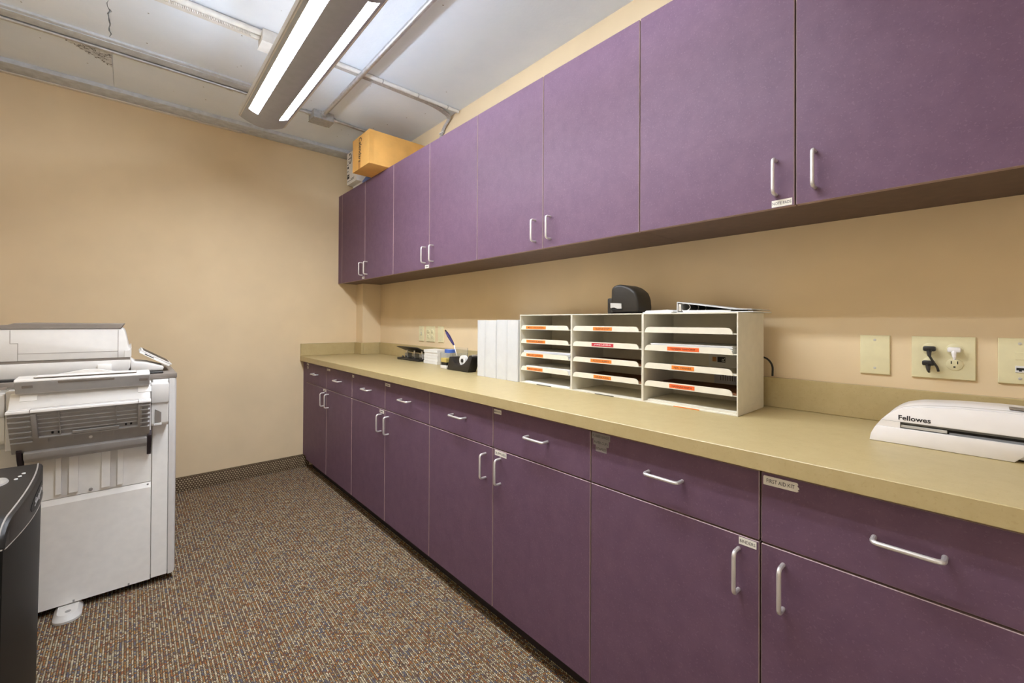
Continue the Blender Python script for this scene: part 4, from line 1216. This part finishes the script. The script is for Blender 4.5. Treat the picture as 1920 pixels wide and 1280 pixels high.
# scanner
SY = 2.60
XS = 0.004
bm = nb()
prism(bm, [(XLB, 0.959), (-0.020, 0.959), (-0.006, 0.968), (XS - 0.001, 0.990), (XS, 1.024), (XLB, 1.024)], 'y', SY, 3.14, 0.003)
sn = obj('scanner_body', bm, M_COPW, t)
obj('scanner_gap', box(nb(), XLB, XS - 0.002, SY + 0.004, 3.13, 1.0242, 1.0345), M_COPT, t, 0)
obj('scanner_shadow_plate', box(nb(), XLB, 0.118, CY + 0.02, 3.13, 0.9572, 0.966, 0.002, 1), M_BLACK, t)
bm = nb()
prism(bm, [(XLB, 1.035), (XS, 1.035), (XS, 1.066), (-0.002, 1.070), (-0.010, 1.118), (-0.018, 1.154), (-0.026, 1.164), (XLB, 1.164)], 'y', SY, 3.14, 0.003)
fd = obj('document_feeder', bm, M_COPW, t)
obj('feeder_band', prism(nb(), [(-0.018, 1.0355), (XS + 0.0022, 1.0355), (XS + 0.0022, 1.078), (XS - 0.0008, 1.075), (-0.002, 1.0665), (-0.018, 1.0665)], 'y', SY - 0.002, 3.13, 0.001, 1), M_COPW, fd)
obj('feeder_lid', prism(nb(), [(XLB + 0.02, 1.1645), (-0.030, 1.1645), (-0.018, 1.186), (-0.345, 1.189), (-0.372, 1.178), (XLB + 0.02, 1.178)], 'y', SY - 0.003, 3.12, 0.002, 1), M_COPT, fd)
bm = nb()
box(bm, -0.0392, -0.0378, SY - 0.0006, SY + 0.001, 1.0355, 1.158)
box(bm, -0.3352, -0.3338, SY - 0.0006, SY + 0.001, 1.0355, 1.107)
box(bm, -0.3562, -0.3548, SY - 0.0006, SY + 0.001, 1.106, 1.160)
box(bm, -0.3562, -0.3338, SY - 0.0006, SY + 0.001, 1.1060, 1.1075)
box(bm, -0.3345, -0.0385, SY - 0.0006, SY + 0.001, 1.0635, 1.0652)
obj('panel_seams', bm, M_COPT, fd, 0)
obj('latch', box(nb(), -0.104, -0.059, SY - 0.014, SY - 0.0003, 0.975, 1.008, 0.003), M_COPB, sn)
# operating panel on its arm
ar = obj('panel_arm', prism(nb(), [(0.0045, 0.968), (0.118, 0.968), (0.122, 0.982), (0.060, 1.004), (0.018, 1.010), (0.0045, 1.022)], 'y', 2.605, 2.82, 0.003), M_COPW, t)
a0 = Vector((0.033, 2.67, 1.050)); a1 = Vector((0.143, 2.67, 0.978))
dv = (a1 - a0); nv = Vector((-dv.z, 0, dv.x)).normalized(); nv = nv if nv.z > 0 else -nv
cpn = obj('operating_panel', obox(nb(), a0, dv, (0, 0.26, 0), nv * 0.010, 0.002), M_COPB, t)
obj('panel_front', obox(nb(), a0 + nv * 0.0105, dv * 1.03, (0, 0.26, 0), nv * 0.006, 0.0015), M_COPW, cpn)
obj('screen', obox(nb(), a0 + nv * 0.0167 + dv * 0.06 + Vector((0, 0.02, 0)), dv * 0.88, (0, 0.22, 0), nv * 0.0012), M_BLACK, cpn, 0)
obj('side_ports', obox(nb(), a0 + nv * 0.004 + dv * 0.16 + Vector((0, -0.0008, 0)), dv * 0.30, (0, 0.0009, 0), nv * 0.0035), M_DARK, cpn, 0)
obj('left_slot', box(nb(), -0.47, -0.349, 2.49, 2.50, 0.936, 0.945), M_COPT, t, 0)

# ================================================================== shredder
t = thing('paper_shredder', (-0.4, 1.77, 0.0), 'black paper shredder in the left foreground by the copier', 'shredder')
HX0, HX1, HY0, HY1 = -0.585, -0.205, 1.475, 2.035
SN = 28
def sh_front(q):
    return HX1 + 0.014 * (1 - (2 * q - 1) ** 2)
def sh_seam(q):
    return 0.688 - 0.040 * q
def sh_top(q):
    e = q * (HY1 - HY0)
    zt = 0.742 + 0.006 * math.sin(math.pi * q)
    if e < 0.07:
        zt -= 0.045 * (1 - math.sqrt(max(0.0, 1 - ((0.07 - e) / 0.07) ** 2)))
    return zt
QS = [0, 0.004, 0.012, 0.024, 0.04, 0.06, 0.085, 0.11] + [0.11 + 0.89 * k / 18 for k in range(1, 19)]
def stations(fn):
    bm = nb()
    rings = []
    for q in QS:
        y = HY0 + (HY1 - HY0) * q
        rings.append([bm.verts.new((x, y, z)) for x, z in fn(q)])
    n = len(rings[0])
    for a_, b_ in zip(rings, rings[1:]):
        for k in range(n):
            bm.faces.new((a_[k], a_[(k + 1) % n], b_[(k + 1) % n], b_[k]))
    bm.faces.new(rings[0][::-1]); bm.faces.new(rings[-1])
    return bm
obj('bin', stations(lambda q: [(HX0, 0.045), (sh_front(q) - 0.010, 0.045), (sh_front(q) - 0.003, sh_seam(q) - 0.0015), (HX0, sh_seam(q) - 0.0015)]), M_SHRED, t, 0.5)
ld = obj('lid', stations(lambda q: [(HX0, sh_seam(q)), (sh_front(q), sh_seam(q)), (sh_front(q), sh_top(q) - 0.010), (sh_front(q) - 0.003, sh_top(q) - 0.004), (sh_front(q) - 0.010, sh_top(q)), (HX0, sh_top(q) + 0.004)]), M_SHREDL, t, 0.5)
obj('silver_edge', tube(nb(), [(sh_front(q) - 0.011, HY0 + (HY1 - HY0) * q, sh_top(q) + 0.0002) for q in QS], 0.0018, 6), M_SILVER, ld)
obj('lid_seam', tube(nb(), [(sh_front(q) - 0.0002, HY0 + (HY1 - HY0) * q, sh_seam(q) - 0.0006) for q in QS], 0.0014, 6), M_COPT, t)
obj('lid_seam', tube(nb(), [(HX0 + 0.01, HY0 - 0.0002, 0.6865), (HX1 - 0.004, HY0 - 0.0002, 0.6865)], 0.0016, 6), M_SILVER, t)
obj('bin_window', box(nb(), HX0 + 0.05, HX1 - 0.03, HY0 - 0.0016, HY0 - 0.0002, 0.20, 0.655, 0.0005, 1), M_BLACK, t)
obj('feed_slot', box(nb(), -0.43, -0.40, 1.56, 1.95, 0.7515, 0.7525), M_DARK, ld, 0)
ZB = 0.7500
obj('control_button', loft(nb(), [([(-0.272 + 0.022 * math.cos(2 * math.pi * k / 24), 1.835 + 0.045 * math.sin(2 * math.pi * k / 24)) for k in range(24)], ZB - 0.002), ([(-0.272 + 0.019 * math.cos(2 * math.pi * k / 24), 1.835 + 0.041 * math.sin(2 * math.pi * k / 24)) for k in range(24)], ZB + 0.003)]), M_SILVER, ld)
for k in range(3):
    obj('indicator', lathe(nb(), [(0.004, ZB - 0.002), (0.004, ZB + 0.0006), (0.002, ZB + 0.001)], (-0.238 + 0.004 * k, 1.845 + 0.028 * k, 0), 'z', 10), M_PAPER, ld)
# badge following the bowed front
bm = nb()
rows = []
for k in range(25):
    y = 1.82 - 0.13 + 0.26 * k / 24
    hh = 0.0215 * math.sqrt(max(0.0, 1 - ((y - 1.82) / 0.1301) ** 2)) + 0.0004
    x = sh_front((y - HY0) / (HY1 - HY0))
    rows.append([bm.verts.new((x + dx, y, 0.7005 + dz)) for dx, dz in ((0.0002, -hh), (0.0014, -hh), (0.0014, hh), (0.0002, hh))])
for a_, b_ in zip(rows, rows[1:]):
    for k in range(4):
        bm.faces.new((a_[k], a_[(k + 1) % 4], b_[(k + 1) % 4], b_[k]))
bm.faces.new(rows[0][::-1]); bm.faces.new(rows[-1])
obj('badge', bm, M_SHRED, ld, 0.5)
lettering('badge_lettering', 'Swingline', (0, 1.82, 0.7005), (0, 1, 0), (0, 0, 1), 0.17, 0.026, M_WPRINT, ld, shear=0.35,
          warp=lambda c: Vector((sh_front((c.y - HY0) / (HY1 - HY0)) + 0.0019, c.y, c.z)))
for x in (HX0 + 0.05, HX1 - 0.03):
    for y in (HY0 + 0.05, HY1 - 0.02):
        obj('caster', lathe(nb(), [(0.010, -0.010), (0.0195, -0.010), (0.0195, 0.010), (0.010, 0.010)], (x + 0.012, y, 0.0198), 'y', 14), M_BLACK, t)
        obj('caster_fork', box(nb(), x - 0.008, x + 0.02, y - 0.015, y + 0.015, 0.028, 0.0448), M_BLACK, t, 0)
